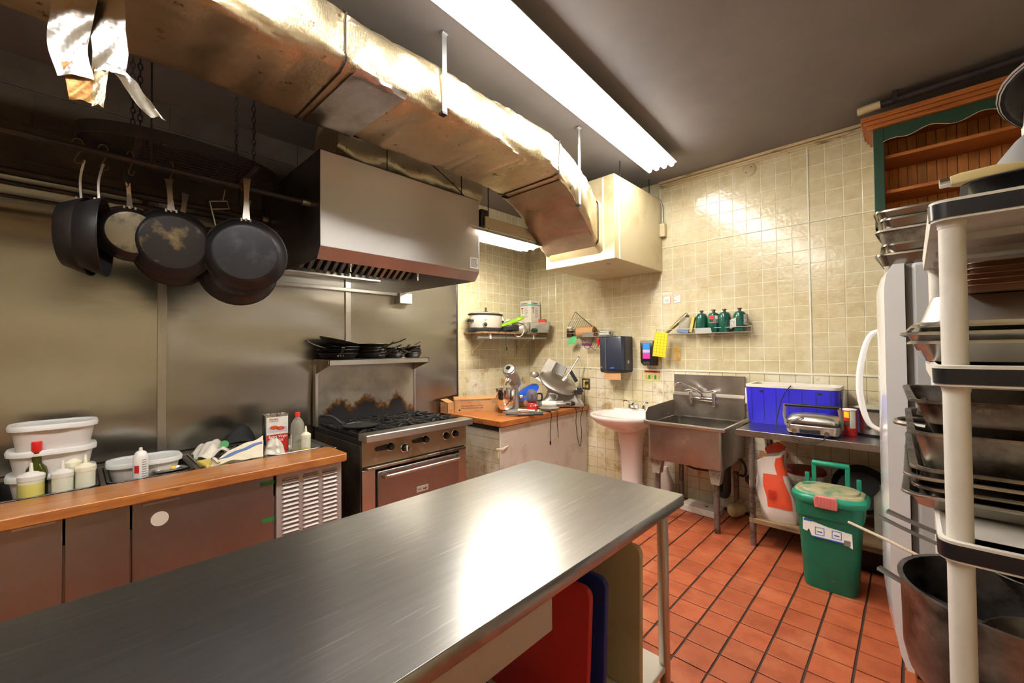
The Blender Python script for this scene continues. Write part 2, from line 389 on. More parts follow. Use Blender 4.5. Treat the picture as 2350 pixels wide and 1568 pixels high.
for i in range(-20, 12):
    for j in range(-30, 14):
        x = -.841 + FP * (i + .5); y = 2.265 + FP * (j + .5)
        if not (XL < x < XR and YF < y < YB - .05): continue
        if -1.62 < x < .12 and 1.55 < y < 4.0 and not (x < -1.2 and y < 2.1):
            t = link('tile', fm, floor); t.location = (x + random.uniform(-.0012, .0012), y, -.005 + random.uniform(-.0006, .0004)); t.rotation_euler.z = random.uniform(-.004, .004)
        else: rest.append((x, y, -.005))
joined('floor_tiles', fm, rest, floor)
ceil_ = struct(MB().box((XL - .1, YF - .1, ZC), (XR + .1, YB + .1, ZC + .1)).build('ceiling', 'ceiling_paint'))
struct(MB().box((XR, YF, 0), (XR + .1, YB + .1, ZC)).build('wall_right', 'cream_wall'))
struct(MB().box((XL - .1, YF - .1, 0), (XR + .1, YF, ZC)).build('wall_front', 'cream_wall'))
# back wall: panels of embossed tile
wb = struct(MB().box((XL - .1, YB, 0), (XR + .1, YB + .1, ZC)).build('wall_back', 'grout'))
TP = 1.2192 / 11
tm = tilemesh(TP - .0042, TP - .0042, .0018, 'y', 'tile_wall'); tl = tilemesh(TP - .003, TP - .003, .0022, 'y', 'tile_low')
cand = []; low = []
XS = -1.80
gl = MB().box((XL, YB - .0006, 0), (XR, YB + .001, 1.212)).build('grout_field', 'grout_low', wb, smooth=0)
for i in range(-17, 24):
    for j in range(0, 28):
        x = XS + TP * (i + .5); z = TP * (j + .5)
        if not (XL + .03 < x < XR - .03 and z < 3.06): continue
        if z < 1.215: low.append((x, YB, z))
        else: cand.append((x, YB, z))
def hidden(x, z):
    return (x > -.12 and z < 1.95) or (-2.53 < x < -1.80 and z > 2.22) or (x > -.18 and z > 2.3) or x > .1
vis = [c for c in cand if not hidden(c[0], c[2])]
vis.sort(key=lambda c: -c[0]); ind = vis[:245]; ss = set(ind)
for c in ind: t = link('tile', tm, wb); t.location = c
joined('wall_tiles', tm, [c for c in cand if c not in ss], wb)
lowind = [c for c in low if c[2] > .85 and -2.6 < c[0] < -.6][:55]
sl = set(lowind)
for c in lowind: t = link('tile', tl, wb); t.location = c
joined('lower_wall_tiles', tl, [c for c in low if c not in sl], wb)
for x in (-3.02, -1.80, -.58):
    MB().box((x - .006, YB - .007, 0), (x + .006, YB + .002, 3.06)).build('seam_strip', 'seam_white', wb, .002, seg=1)
MB().box((XL, YB - .009, 1.212), (XR, YB + .002, 1.229)).build('seam_strip', 'seam_white', wb, .003, seg=1)
MB().box((XL, YB - .007, 2.432), (XR, YB + .002, 2.441)).build('seam_strip', 'seam_white', wb, .002, seg=1)
mo = MB(); 
for (a, b, c) in ((.0, .012, 3.035), (.0, .020, 3.052), (.0, .030, 3.075)): mo.box((-1.80, YB - b, c), (XR, YB + .002, ZC - .001 if c > 3.07 else c + .018))
struct(mo.build('trim_1', 'trim_paint', None, .003, seg=1))
# left wall: steel sheets, painted block above, tile towards the corner
wl = struct(MB().box((XL - .1, YF - .1, 0), (XL, YB + .1, ZC)).build('wall_left', 'mortar'))
bm = MB().box((-.002, -.196, -.094), (.006, .196, .094)).mesh('block', 'block_paint', 0)
for j in range(5):
    for i in range(-6, 8):
        y = .4 * i + (.2 if j % 2 else 0) + .03; z = 2.42 + .2 * j + .0
        if y < -1.2 or y > 2.75 or z > 3.15: continue
        t = link('block', bm, wl); t.location = (XL, y, z)
tail = [(XL, -1.2 - .4 * i, 2.50 + .2 * j) for i in range(1, 3) for j in range(3)]
joined('blocks', bm, tail, wl)
for a, b in ((-2.05, -.84), (-.82, .375), (.415, 1.615), (1.655, 2.84)):
    def sheet(u, v, a=a, b=b):
        y = a + (b - a) * u; z = .05 + 2.37 * v; e = min(u, 1 - u, .12) / .12 * min(v, 1 - v, .06) / .06
        return (XL + .022 + e * .009 * (.5 * math.sin(y * 3.1 + z * 2.3) + .8 * math.sin(z * 7.3 - y * 1.1) + .45 * math.sin(z * 13 + y * 2.2)), y, z)
    MB().grid(sheet, 24, 32, .002).build('steel_panel', 'steel_wall', wl, smooth=60)
for y in (-.83, .395, 1.635):
    MB().box((XL, y - .024, 0), (XL + .036, y + .024, 2.42)).build('seam_strip', 'steel', wl, .002, seg=1)
MB().box((XL, 2.836, 0), (XL + .03, 2.846, 2.42)).build('seam_strip', 'steel_dark', wl)
lm = tilemesh(TP - .0042, TP - .0042, .0018, 'x', 'tile_wall'); ll = tilemesh(TP - .003, TP - .003, .0022, 'x', 'tile_low'); hid = []; hl = []
MB().box((XL - .001, 2.85, 0), (XL + .0006, YB, ZC)).build('grout_field', 'grout', wl, smooth=0)
for i in range(11):
    for j in range(0, 28):
        y = 2.846 + TP * (i + .5); z = TP * (j + .5)
        if z > 3.06: continue
        if .8 < z < 1.215: t = link('tile', ll, wl); t.location = (XL, y, z)
        elif 1.2 < z < 2.5: t = link('tile', lm, wl); t.location = (XL, y, z)
        elif z > 1.2: hid.append((XL, y, z))
        else: hl.append((XL, y, z))
joined('wall_tiles', lm, hid, wl); joined('lower_wall_tiles', ll, hl, wl)
MB().box((XL, YB - .009, .8), (XL + .009, YB, 2.42)).build('seam_strip', 'seam_white', wl, .002, seg=1)

# ---------------------------------------------------------------- lights
def ceiling_light(label, c, rz):
    t = thing('ceiling_light', label, 'light', (c[0], c[1], ZC), rz, 'strip lights on the ceiling')
    L = 1.235
    MB().box((-.06, -L, -.055), (.06, L, 0)).build('housing', 'reflector', t, .004)
    rf = MB()
    for s in (-1, 1): rf.prism([(s * .05, -.05), (s * .128, -.082), (s * .128, -.088), (s * .048, -.058)][::s], -L, L, 'y')
    rf.build('reflector', 'reflector', t)
    for x in (-.095, -.033, .033, .095):
        z = -.108
        MB().cyl((x, -L + .03, z), (x, L - .03, z), .019, n=12).build('tube', 'tube_glow', t)
    for s in (-1, 1):
        MB().box((-.128, s * (L - .005) - .006, -.092), (.128, s * (L - .005) + .006, -.05)).build('end_plate', 'reflector', t, .004)
    return t
ceiling_light('long white fluorescent strip light glowing on the ceiling above the work table', (-1.458, 2.27), R(3.53))
ceiling_light('fluorescent strip light added out of view on the ceiling to brighten the room', (-1.30, -.55), R(3.53))  # unseen fixture, added to raise the overall light level of the room
t = wthing('wall_light', 'small open fluorescent fitting between the hood and the corner', 'light', (-2.52, 2.5, 2.35))
sh = MB()
for s, x in ((1, -2.66), (-1, -2.40)): sh.prism([(x, 2.368), (x + s * .004, 2.368), (x + s * .05, 2.405), (x + s * .046, 2.405)][::s], 2.10, 2.92, 'y')
sh.box((-2.615, 2.10, 2.40), (-2.445, 2.92, 2.41)); sh.box((-2.66, 2.917, 2.368), (-2.40, 2.922, 2.41)); sh.build('shade', 'reflector', t)
for x in (-2.57, -2.49): MB().cyl((x, 2.12, 2.366), (x, 2.90, 2.366), .016, n=12).build('tube', 'wall_tube_glow', t)
MB().box((-2.43, 2.24, 2.412), (-2.415, 2.95, 2.50)).build('back_board', 'beige_metal', t, .002)
MB().box((-2.60, 2.22, 2.43), (-2.44, 2.30, 2.56)).build('ballast_box', 'steel_dark', t, .003)
for y in (2.35, 2.85): MB().cyl((-2.5, y, 2.41), (-2.5, y, ZC), .004, n=6).build('hanger_rod', 'dark_pipe', t)

# ---------------------------------------------------------------- foil wrapped duct
def wr(y, k): return .007 * math.sin(y * 9 + k) + .0045 * math.sin(y * 21.7 + 2.1 * k) + .003 * math.sin(y * 37 + 3.3 * k)
DUCT = [(-2.25, -2.035, 2.805, .30, .125), (-.3, -2.035, 2.805, .298, .125), (2.20, -2.04, 2.805, .296, .125), (2.34, -2.045, 2.79, .294, .128), (2.55, -2.07, 2.735, .292, .14), (2.80, -2.12, 2.625, .288, .165), (3.0, -2.17, 2.53, .285, .185), (3.128, -2.20, 2.485, .284, .197)]
def duct_at(y):
    for a, b in zip(DUCT, DUCT[1:]):
        if y <= b[0]:
            f = (y - a[0]) / (b[0] - a[0]); return [a[i] + (b[i] - a[i]) * f for i in range(5)]
    return list(DUCT[-1])
def duct_loop(y, grow=0.):
    _, cx, cz, hw, hh = duct_at(y); out = []
    lp = rr(2 * (hw + grow), 2 * (hh + grow), .055, 0, 5)
    for k, p in enumerate(lp):
        a = math.atan2(p.y, p.x); s = wr(y, k * .9) * (1 if abs(y) < 3 else .3)
        sag = -.012 * (1 + math.sin(y * 3.1)) * math.exp(-((p.x) / .2) ** 2) if p.y < 0 else 0
        out.append(Vector((cx + p.x + math.cos(a) * s, y, cz + p.y + math.sin(a) * s + sag)))
    return out
t = wthing('foil_duct', 'large foil-wrapped air duct crossing under the ceiling and bending down to a metal box', 'duct', (-2.04, 0, 2.68))
ys = [-2.25 + i * .03 for i in range(149)] + [2.2 + i * .03 for i in range(31)]
MB().loft([duct_loop(y) for y in ys if y <= 3.128]).build('duct_body', 'foil', t, smooth=60)
def wrap(name, y0, y1, m, k0=0, k1=24, g=.010):
    n = max(2, int((y1 - y0) / .025)); L = [duct_loop(y0 + (y1 - y0) * i / n, g) for i in range(n + 1)]
    mb = MB(); mb.grid(lambda u, v: L[round(u * n)][(k0 + round(v * (k1 - k0))) % 24] + Vector((0, .012 * math.sin(v * 9), .002 * math.sin(u * 40 + v * 17))), n, k1 - k0, .0015)
    return mb.build(name, m, t, smooth=50)
wrap('tape_patch', .84, 1.10, 'foil_silver', 11, 21)
wrap('tape_patch', 1.08, 1.16, 'foil_silver', 11, 17)
wrap('elbow_wrap', 2.36, 3.07, 'foil_silver', 11, 19, .014).data.materials[0] = mat('foil_dull', (.36, .28, .20), .42, .85, layers=[((.24, .17, .11), 5, .35, .75)], bump=[(7, .35, None, .03)])
for y in (.80, 2.32):
    lp = duct_loop(y, .005); MB().tube(lp[:], .004, 5, True).build('tie_wire', 'dark_pipe', t)
for x, y, z0 in ((-1.728, 1.32, 2.68), (-1.765, 2.59, 2.52)):
    st = MB().box((x - .002, y - .014, z0), (x + .003, y + .014, ZC)).build('hanger_strap', 'zinc', t)
    MB().box((x - .03, y - .016, z0 - .012), (x + .004, y + .016, z0)).build('clip', 'dark_pipe', st)
    MB().cbox((x, y, ZC - .01), (.028, .036, .014)).build('anchor', 'zinc', st, .003)
lp = duct_loop(3.11, .016)
MB().loft([duct_loop(3.05, .008), duct_loop(3.08, .018), duct_loop(3.128, .022), duct_loop(3.128, .01)], False).build('end_collar', 'beige_metal', t)
t = thing('hanging_foil_tape', 'loose crumpled strips of foil tape dangling from the duct', 'foil tape', (-1.95, .02, 2.675))
def strip(pts, w, m, name):
    P = smoothpath(pts, 6); n = len(P) - 1
    def f(u, v):
        p = P[round(u * n)]; s = (v - .5) * w * (1 - .2 * u)
        return p + Vector((.45 * s + .005 * math.sin(u * 8 + v * 4 + w * 90) + .004 * math.sin(u * 19 + v * 11 + w * 40), s, .004 * math.sin(v * 6 + u * 5)))
    MB().grid(f, n, 8, .0015).build(name, m, t, smooth=70)
strip([(-.02, .045, 0), (-.01, .05, -.10), (.0, .06, -.20), (-.01, .055, -.27)], .10, 'foil_silver', 'strip')
strip([(-.01, .055, -.24), (.0, .10, -.28), (.0, .135, -.33), (.01, .185, -.385)], .048, 'foil_silver', 'strip')
strip([(-.04, -.02, 0), (-.02, -.03, -.12), (-.03, -.04, -.22), (-.02, -.02, -.315)], .105, 'foil_silver', 'strip')
strip([(-.03, -.02, -.27), (-.025, -.01, -.33), (-.02, -.005, -.39)], .075, 'foil_rust', 'rusty_end')
strip([(-.02, .04, -.26), (.0, .035, -.33), (.0, .03, -.40)], .034, 'foil', 'strip')

# ---------------------------------------------------------------- plenum box, conduit, small wall fittings
t = wthing('plenum_box', 'beige sheet-metal ventilation box hung in the corner below the ceiling', 'vent box', (-2.15, 3.6, 2.2))
MB().box((-2.53, 3.13, 2.2), (-1.785, YB - .008, 2.92)).build('casing', 'beige_metal', t, .006)
MB().box((-1.90, 3.124, 2.205), (-1.888, 3.131, 2.90)).build('seam', 'reflector', t)
MB().box((-1.788, 3.20, 2.206), (-1.78, 3.212, 2.90)).build('seam', 'reflector', t)
for x, y in ((-1.84, 3.33), (-2.45, 3.3), (-1.84, 3.9)): MB().cyl((x, y, 2.92), (x, y, ZC), .005, n=6).build('hanger_rod', 'dark_pipe', t)
MB().cyl((-1.95, 3.3, 2.199), (-1.95, 3.3, 2.195), .02, n=10).build('screw_plate', 'zinc', t)
t = wthing('junction_box', 'small metal junction box with a bent conduit on the tiled wall', 'junction box', (-1.775, 4.03, 2.54))
MB().box((-1.80, 4.0, 2.54), (-1.735, YB - .004, 2.67)).build('box', 'beige_metal', t, .004)
MB().tube(smoothpath([(-1.82, 3.98, 2.93), (-1.79, 4.03, 2.915), (-1.772, 4.04, 2.85), (-1.766, 4.04, 2.75), (-1.766, 4.04, 2.67)]), .008, 7).build('conduit', 'zinc', t)
t = wthing('cover_plate', 'round painted cover plate with screws high on the tiled wall', 'cover plate', (-1.0, 4.05, 3.0))
MB(TR((-1.0, 4.054, 2.985), R(90))).lathe([(0, .006), (.05, .006), (.055, .002), (.055, 0), (0, 0)], n=20).build('disc', 'cream_wall', t)
for dx in (-.02, .02): MB().cyl((-1.0 + dx, 4.05, 2.985 + dx), (-1.0 + dx, 4.046, 2.985 + dx), .005, n=8).build('screw', 'ink_black', t)
for i, (z, x, r, n) in enumerate(((2.40, -3.36, .016, 'thick'), (2.335, -3.36, .013, 'middle'), (2.275, -3.40, .010, 'thin'))):
    t = wthing('wall_pipe', n + ' dark pipe running along the steel wall to the hood, ' + ('topmost', 'second', 'lowest')[i] + ' of three', 'pipe', (x, 0, z), 'pipes along the steel wall')
    MB().cyl((x, -2.2, z), (x, .965, z), r, n=10).build('pipe', 'dark_pipe', t)
    MB().cyl((x, .93, z), (x, .965, z), r * 1.5, n=10).build('fitting', 'steel_handle', t)
    for y in (-.6, .3): MB().box((XL + .006, y - .012, z - r - .004), (x, y + .012, z - r)).build('bracket', 'dark_pipe', t)

# ---------------------------------------------------------------- extractor hood
t = wthing('extractor_hood', 'wide stainless steel extractor hood above the range', 'hood', (-3.0, 1.6, 1.99))
Y0, Y1 = .976, 2.20
MB().box((-2.456, Y0, 2.055), (-2.45, Y1, 2.62)).build('front_panel', 'steel_hood', t, .002)
MB().add([(-2.45, Y0, 2.055), (-2.45, Y1, 2.055), (-2.50, Y1, 1.985), (-2.50, Y0, 1.985), (-2.456, Y0, 2.055), (-2.456, Y1, 2.055), (-2.506, Y1, 1.987), (-2.506, Y0, 1.987)],
         [(0, 3, 2, 1), (4, 5, 6, 7), (3, 7, 6, 2), (0, 4, 7, 3), (1, 2, 6, 5), (0, 1, 5, 4)]).build('lower_lip', 'steel_brown', t, .001)
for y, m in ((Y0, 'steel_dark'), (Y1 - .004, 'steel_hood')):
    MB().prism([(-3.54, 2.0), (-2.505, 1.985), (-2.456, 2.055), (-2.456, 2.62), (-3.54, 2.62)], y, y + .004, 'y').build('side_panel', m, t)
MB().box((-3.54, Y0, 2.615), (-2.45, Y1, 2.62)).build('top_panel', 'steel_dark', t)
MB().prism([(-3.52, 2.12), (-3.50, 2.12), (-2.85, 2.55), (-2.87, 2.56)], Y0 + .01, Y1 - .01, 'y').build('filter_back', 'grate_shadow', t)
fm_ = MB(Matrix.Translation((-3.17, 0, 2.315)) @ Matrix.Rotation(R(-33.5), 4, 'Y')).box((-.36, -.014, -.022), (.36, .014, 0)).mesh('baffle', 'steel_brown', 0)
for i in range(19):
    o = link('baffle', fm_, t); o.location.y = 1.04 + i * .062 - 0; o.matrix_parent_inverse = Matrix.Translation(-BASE[t.name])
MB().box((-3.54, Y0 + .01, 2.06), (-3.44, Y1 - .3, 2.075)).build('drip_tray', 'steel', t, .002)
MB().box((-3.545, 1.02, 1.955), (-3.49, 2.12, 1.985)).build('wall_rail', 'steel', t, .003)
MB().box((-3.54, 2.10, 1.885), (-3.45, 2.235, 1.985)).build('grease_cup', 'steel', t, .004)
for y in (1.385, 1.96):
    nz = MB().cyl((-2.95, y, 2.5), (-2.95, y, 2.08), .008, n=8).build('nozzle_pipe', 'steel_dark', t)
    MB().cyl((-2.95, y, 2.09), (-2.95, y, 2.05), .014, .012, n=10).cyl((-2.95, y, 2.05), (-2.95, y, 2.02), .009, .012, n=10).build('nozzle', 'steel_handle', nz)
s = plate(MB(), (-2.449, 2.105, 2.075), (0, 1, 0), (0, 0, 1), .085, .085, .001).build('sticker', 'paper_white', t)
lines(MB(), (-2.4478, 2.112, 2.146), (0, 1, 0), (0, 0, 1), .072, 9, .0075, .0028, .0006).build('print', 'ink_black', s)
t = wthing('foil_sleeve', 'crumpled foil-covered sleeve lying behind the top edge of the hood', 'duct sleeve', (-2.8, 1.7, 2.63))
L = []
for i in range(30):
    y = 1.12 + i * .042; L.append([Vector((-2.72 + p.x, y, 2.80 + p.y)) + Vector((wr(y * 2, k), 0, 2 * wr(y * 1.7, k * 1.3))) for k, p in enumerate(rr(.34, .30, .09, 0, 4))])
MB().loft(L).build('sleeve', 'foil', t, smooth=60)
MB().tube(smoothpath([(-2.42, 1.55, 2.80), (-2.44, 1.75, 2.76), (-2.46, 2.0, 2.66), (-2.5, 2.1, 2.63)]), .004, 5).build('cable', 'dark_pipe', t)
for y in (1.42, 2.05): MB().cyl((-2.48, y, 2.62), (-2.48, y, 2.95), .004, n=6).build('hanger_rod', 'dark_pipe', t)

# ---------------------------------------------------------------- gas range
def burn_mat():
    m = mat('burnt_steel', (.46, .43, .37), .42, .8, layers=[((.30, .28, .24), 4, .45, .7), ((.25, .14, .05), 30, .68, .74)])
    nt = m.node_tree; N = nt.nodes; L = nt.links; b = N['Principled BSDF']
    src = b.inputs['Base Color'].links[0].from_socket
    tc = N.new('ShaderNodeTexCoord'); sp = N.new('ShaderNodeSeparateXYZ'); L.new(tc.outputs['Object'], sp.inputs[0])
    def mth(op, a, b_=None):
        n = N.new('ShaderNodeMath'); n.operation = op
        for i, q in enumerate((a, b_)):
            if q is None: continue
            if isinstance(q, (int, float)): n.inputs[i].default_value = q
            else: L.new(q, n.inputs[i])
        return n.outputs[0]
    def hump(c, w, h):
        d = mth('DIVIDE', mth('SUBTRACT', sp.outputs[1], c), w); return mth('MULTIPLY', mth('EXPONENT', mth('MULTIPLY', mth('MULTIPLY', d, d), -1.)), h)
    top = mth('MAXIMUM', mth('MAXIMUM', hump(1.53, .14, .16), hump(1.77, .16, .17)), mth('MAXIMUM', hump(2.07, .10, .17), hump(1.80, .42, .10)))
    nz = N.new('ShaderNodeTexNoise'); nz.inputs['Scale'].default_value = 26; nz.inputs['Detail'].default_value = 8; L.new(tc.outputs['Object'], nz.inputs['Vector'])
    v = mth('SUBTRACT', mth('ADD', mth('ADD', top, .86), mth('MULTIPLY', mth('SUBTRACT', nz.outputs[0], .5), .16)), sp.outputs[2])
    def mixin(a, lo, hi, c):
        mr = N.new('ShaderNodeMapRange'); mr.inputs[1].default_value = lo; mr.inputs[2].default_value = hi; L.new(v, mr.inputs[0])
        x = N.new('ShaderNodeMix'); x.data_type = 'RGBA'; L.new(a, x.inputs[6]); x.inputs[7].default_value = (*c, 1); L.new(mr.outputs[0], x.inputs[0]); return x.outputs[2], mr.outputs[0]
    o1, _ = mixin(src, -.045, .0, (.20, .085, .018)); o2, k = mixin(o1, .005, .03, (.016, .015, .018))
    L.new(o2, b.inputs['Base Color'])
    inv = mth('SUBTRACT', 1., k); L.new(mth('MULTIPLY', inv, .8), b.inputs['Metallic'])
burn_mat()
t = wthing('gas_range', 'old stainless six-burner gas range with a scorched back panel', 'stove', (-3.1, 1.8, 0))
RY0, RY1 = 1.345, 2.26
MB().box((-3.5, RY0, .14), (-2.72, RY1, .80)).build('body', 'steel_dirty', t, .004).data.materials[0] = mat('range_side', (.16, .13, .09), .45, .7, layers=[((.07, .055, .04), 4, .4, .65), ((.30, .24, .15), 9, .6, .75, (1, 1, .3))])
for x in (-3.42, -2.80):
    for y in (RY0 + .06, RY1 - .06): MB().cyl((x, y, 0), (x, y, .14), .022, .028, n=10).build('leg', 'steel_dirty', t)
MB().box((-3.5, RY0, .80), (-2.70, RY1, .842)).build('cooktop', 'cast_iron', t, .004)
MB().prism([(-2.74, .832), (-2.62, .832), (-2.62, .875), (-2.626, .881), (-2.735, .881)], RY0 - .005, RY1 + .005, 'y').build('front_ledge', 'steel', t, .003)
MB().box((-2.72, RY0 + .002, .655), (-2.698, RY1 - .002, .832)).build('control_panel', 'steel_grime', t, .002)
def knob(y, z, lever=0, mark=0):
    k = MB(TR((-2.698, y, z), 0, R(90), 0)).lathe([(0, 0), (.030, 0), (.030, .006), (.024, .008), (.021, .034), (.018, .038), (0, .038)], n=20).build('knob', 'black_plastic', t)
    MB(TR((-2.698, y, z), 0, R(90), 0)).lathe([(.026, .0), (.032, .001), (.033, .006), (.028, .009), (.026, .0)], n=20).build('ring', 'chrome', k)
    MB().box((-2.662, y - .005, z - .02), (-2.654, y + .005, z + .02)).build('grip', 'white_plastic' if mark else 'black_plastic', k, .002)
    if lever:
        MB().prism([(y - .105, z - .016), (y - .02, z - .02), (y - .02, z + .02), (y - .105, z + .010), (y - .115, z - .003)], -2.70, -2.688, 'x').build('pilot_cover', 'black_plastic', t, .003)
for y, z, l, mk in ((1.555, .765, 1, 0), (1.67, .735, 0, 1), (1.85, .768, 1, 0), (2.045, .765, 0, 0), (2.135, .768, 0, 0)): knob(y, z, l, mk)
MB().box((-2.725, RY0 + .03, .628), (-2.675, 1.86, .648)).build('drip_lip', 'steel_dirty', t, .004)
MB().box((-2.725, 1.862, .628), (-2.675, RY1 - .02, .650)).build('drip_lip', 'aluminium_stained', t, .005)
MB().box((-2.73, RY0 + .11, .615), (-2.70, RY1 - .08, .628)).build('vent_gap', 'grate_shadow', t)
for a, b in ((RY0 + .003, RY0 + .10), (RY1 - .075, RY1 - .003)): MB().box((-2.722, a, .15), (-2.70, b, .63)).build('stile', 'steel', t, .003)
d = MB().box((-2.72, RY0 + .11, .18), (-2.682, RY1 - .085, .608)).build('oven_door', 'door_steel', t, .008)
hp = smoothpath([(-2.685, 1.50, .575), (-2.645, 1.505, .575), (-2.635, 1.55, .575), (-2.635, 1.80, .575), (-2.635, 2.08, .575), (-2.645, 2.135, .575), (-2.685, 2.14, .575)], 4)
MB().tube(hp, .013, 10).build('handle', 'chrome', d).data.materials[0] = MATS['steel']
for y in (1.50, 2.14): MB().cyl((-2.684, y, .575), (-2.64, y, .575), .021, .017, n=12).build('handle_end', 'steel_handle', d)
bd = MB().box((-2.683, 1.765, .385), (-2.678, 1.868, .428)).build('badge', 'paper_white', d, .002)
bd.data.materials[0] = MATS['badge_plate']
lettering('lettering', 'U.S.   ange', .0185, (-2.6775, 1.774, .400), (0, 1, 0), (0, 0, 1), 'ink_black', d, bold=.0004)
gm = MB(); W, D = .325, .285; z = .0
for s in (-1, 1):
    gm.box((-W / 2, s * (D / 2 - .008) - .008, 0), (W / 2, s * (D / 2 - .008) + .008, .022)); gm.box((s * (W / 2 - .008) - .008, -D / 2, 0), (s * (W / 2 - .008) + .008, D / 2, .022))
for k in range(8):
    a = math.pi / 4 * k; rot = Matrix.Rotation(a, 3, 'Z'); r1 = .15 if k % 2 == 0 else .185
    gm.obox(rot @ Vector(((.055 + r1) / 2, 0, .020)), (r1 - .055, .014, .026), rot)
gm.lathe([(.060, .012), (.060, .030), (.046, .030), (.046, .012), (.060, .012)], n=14)
gme = gm.mesh('grate', 'cast_iron', 0)
bme = MB().lathe([(0, .012), (.042, .012), (.046, .004), (.07, 0), (.07, -.01), (0, -.01)], n=16).mesh('burner', 'cast_iron', 30)
for i in range(2):
    for j in range(3):
        x = -3.25 + i * .345; y = RY0 + .155 + j * .302
        o = link('grate', gme, t); o.location = (x, y, .848); o.rotation_euler.z = random.uniform(-.02, .02)
        o = link('burner', bme, t); o.location = (x, y, .843)
MB().box((-3.5, RY0 + .01, .84), (-3.462, RY1 - .01, 1.335)).build('backguard', 'burnt_steel', t)
for y in (RY0, RY1): MB().box((-3.51, y - .012, .84), (-3.452, y + .012, 1.335)).build('backguard_post', 'steel', t, .003)
sf = MB().box((-3.5, RY0 - .01, 1.372), (-3.2, RY1 - .01, 1.378)).box((-3.206, RY0 - .01, 1.335), (-3.2, RY1 - .01, 1.378)).build('shelf', 'steel', t, .001)
for y in (RY0 - .008, RY1 - .018): MB().prism([(-3.5, 1.26), (-3.46, 1.26), (-3.2, 1.336), (-3.2, 1.376), (-3.5, 1.376)], y, y + .006, 'y').build('shelf_bracket', 'steel_dirty', t)

# ---------------------------------------------------------------- frying pans
PANS = {}
def pan_proto(key, r, dep, hl, body='pan_black', base=None, hm='iron_handle', tilt=18, grip=None, w=.024):
    bw = MB().lathe([(0, 0), (r * .72, 0), (r * .80, .004), (r * .97, dep * .82), (r, dep), (r * 1.02, dep + .001), (r * 1.01, dep + .004), (r * .985, dep + .003), (r * .95, dep * .8), (r * .78, .008), (0, .005)], n=32).mesh('bowl', body, 50)
    if base:
        ring = MB().lathe([(0, -.0025), (r * .68, -.0025), (r * .74, -.001), (r * .75, .002), (r * .6, .001), (0, .001)], n=32).mesh('base_plate', base, 50)
    else: ring = None
    ta = math.tan(R(tilt)); P = []
    for i in range(9):
        f = i / 8; x = r * .96 + hl * f; zz = dep * .75 + hl * ta * (f ** .8) - .01 * math.sin(f * 3.1); ww = w * (1 - .35 * math.sin(f * math.pi)) * .5
        P.append([Vector((x, -ww, zz - .004)), Vector((x, ww, zz - .004)), Vector((x, ww * .8, zz + .004)), Vector((x, -ww * .8, zz + .004))])
    hd = MB().loft(P).mesh('handle', hm, 50)
    rv = MB()
    for y in (-.02, .0, .02): rv.cyl((r * .90, y, dep * .62), (r * .985, y, dep * .62 - .001), .005, n=8)
    rv = rv.mesh('rivets', 'steel_handle', 40)
    gp = None
    if grip:
        x = r * .96 + hl * .55; zz = dep * .75 + hl * ta * .62
        gp = MB().tube([(x, 0, zz), (x + hl * .2, 0, zz + hl * .2 * ta), (x + hl * .47, 0, zz + hl * .45 * ta)], [.012, .015, .013], 8).mesh('grip', grip, 50)
    PANS[key] = (bw, ring, hd, rv, gp)
def pan(key, label, M, group, name='frying_pan'):
    t = thing(name, label, 'pan', group=group, M=M); b, ring, hd, rv, gp = PANS[key]
    bo = link('bowl', b, t)
    if ring: link('base_plate', ring, t)
    h = link('handle', hd, t); link('rivets', rv, bo)
    if gp: link('grip', gp, h)
    return t
pan_proto('a', .150, .045, .18); pan_proto('b', .128, .042, .17); pan_proto('c', .098, .040, .14, tilt=24); pan_proto('d', .086, .045, .11, tilt=20, hm='steel_handle')
pan_proto('big', .190, .055, .235, body='pan_black', base='pan_base', hm='steel_handle', tilt=10, w=.036)
pan_proto('mid', .172, .05, .165, base='pan_base_worn', hm='steel_handle', tilt=12, w=.032)
pan_proto('sml', .128, .045, .165, base='pan_base_pale', hm='chrome', tilt=10, grip='black_plastic')
pan_proto('edge', .17, .08, .17, hm='steel_handle', tilt=4, w=.02)
G = 'frying pans stacked on the shelf above the range'
S = 1.379
for i, (z, a, lab) in enumerate(((0, -18, 'bottom pan of the widest black stack on the range shelf, handle pointing right'), (.030, -150, 'second pan up in the widest black stack on the range shelf'), (.052, -70, 'third pan up in the widest black stack on the range shelf'))):
    pan('a', lab, TR((-3.345, 1.475 + .006 * i, S + z), 0, 0, R(a)), G)
pan('a', 'wide black frying pan tilted on top of the widest stack', TR((-3.34, 1.47, S + .105), R(12), 0, R(160)), G)
for i, (z, a, lab) in enumerate(((0, 12, 'bottom black pan of the middle stack on the range shelf'), (.026, 25, 'second black pan of the middle stack on the range shelf'), (.050, 8, 'third black pan of the middle stack on the range shelf'), (.078, 42, 'top black pan of the middle stack, handle raised up and right'))):
    pan('b', lab, TR((-3.35, 1.765, S + z), 0, 0, R(a)), G)
for i, (z, a, lab) in enumerate(((0, 30, 'bottom small black pan of the third stack on the range shelf'), (.024, 5, 'middle small black pan of the third stack on the range shelf'), (.048, 52, 'top small black pan of the third stack, handle raised'))):
    pan('c', lab, TR((-3.34, 1.965, S + z), 0, 0, R(a)), G)
for i, (z, a, ty, lab) in enumerate(((0, -120, 0, 'bottom of the small rounded pans at the end of the range shelf'), (.02, -60, 4, 'middle of the small rounded pans at the end of the range shelf'), (.042, -140, 9, 'tilted top one of the small rounded pans at the end of the range shelf'))):
    pan('d', lab, TR((-3.32, 2.145, S + z + .004 * i), 0, R(ty), R(a)), G)
t = thing('griddle_pan', 'flat round cast-iron griddle pan resting on the near left burner', 'pan', (-2.98, 1.48, .884), R(-138))
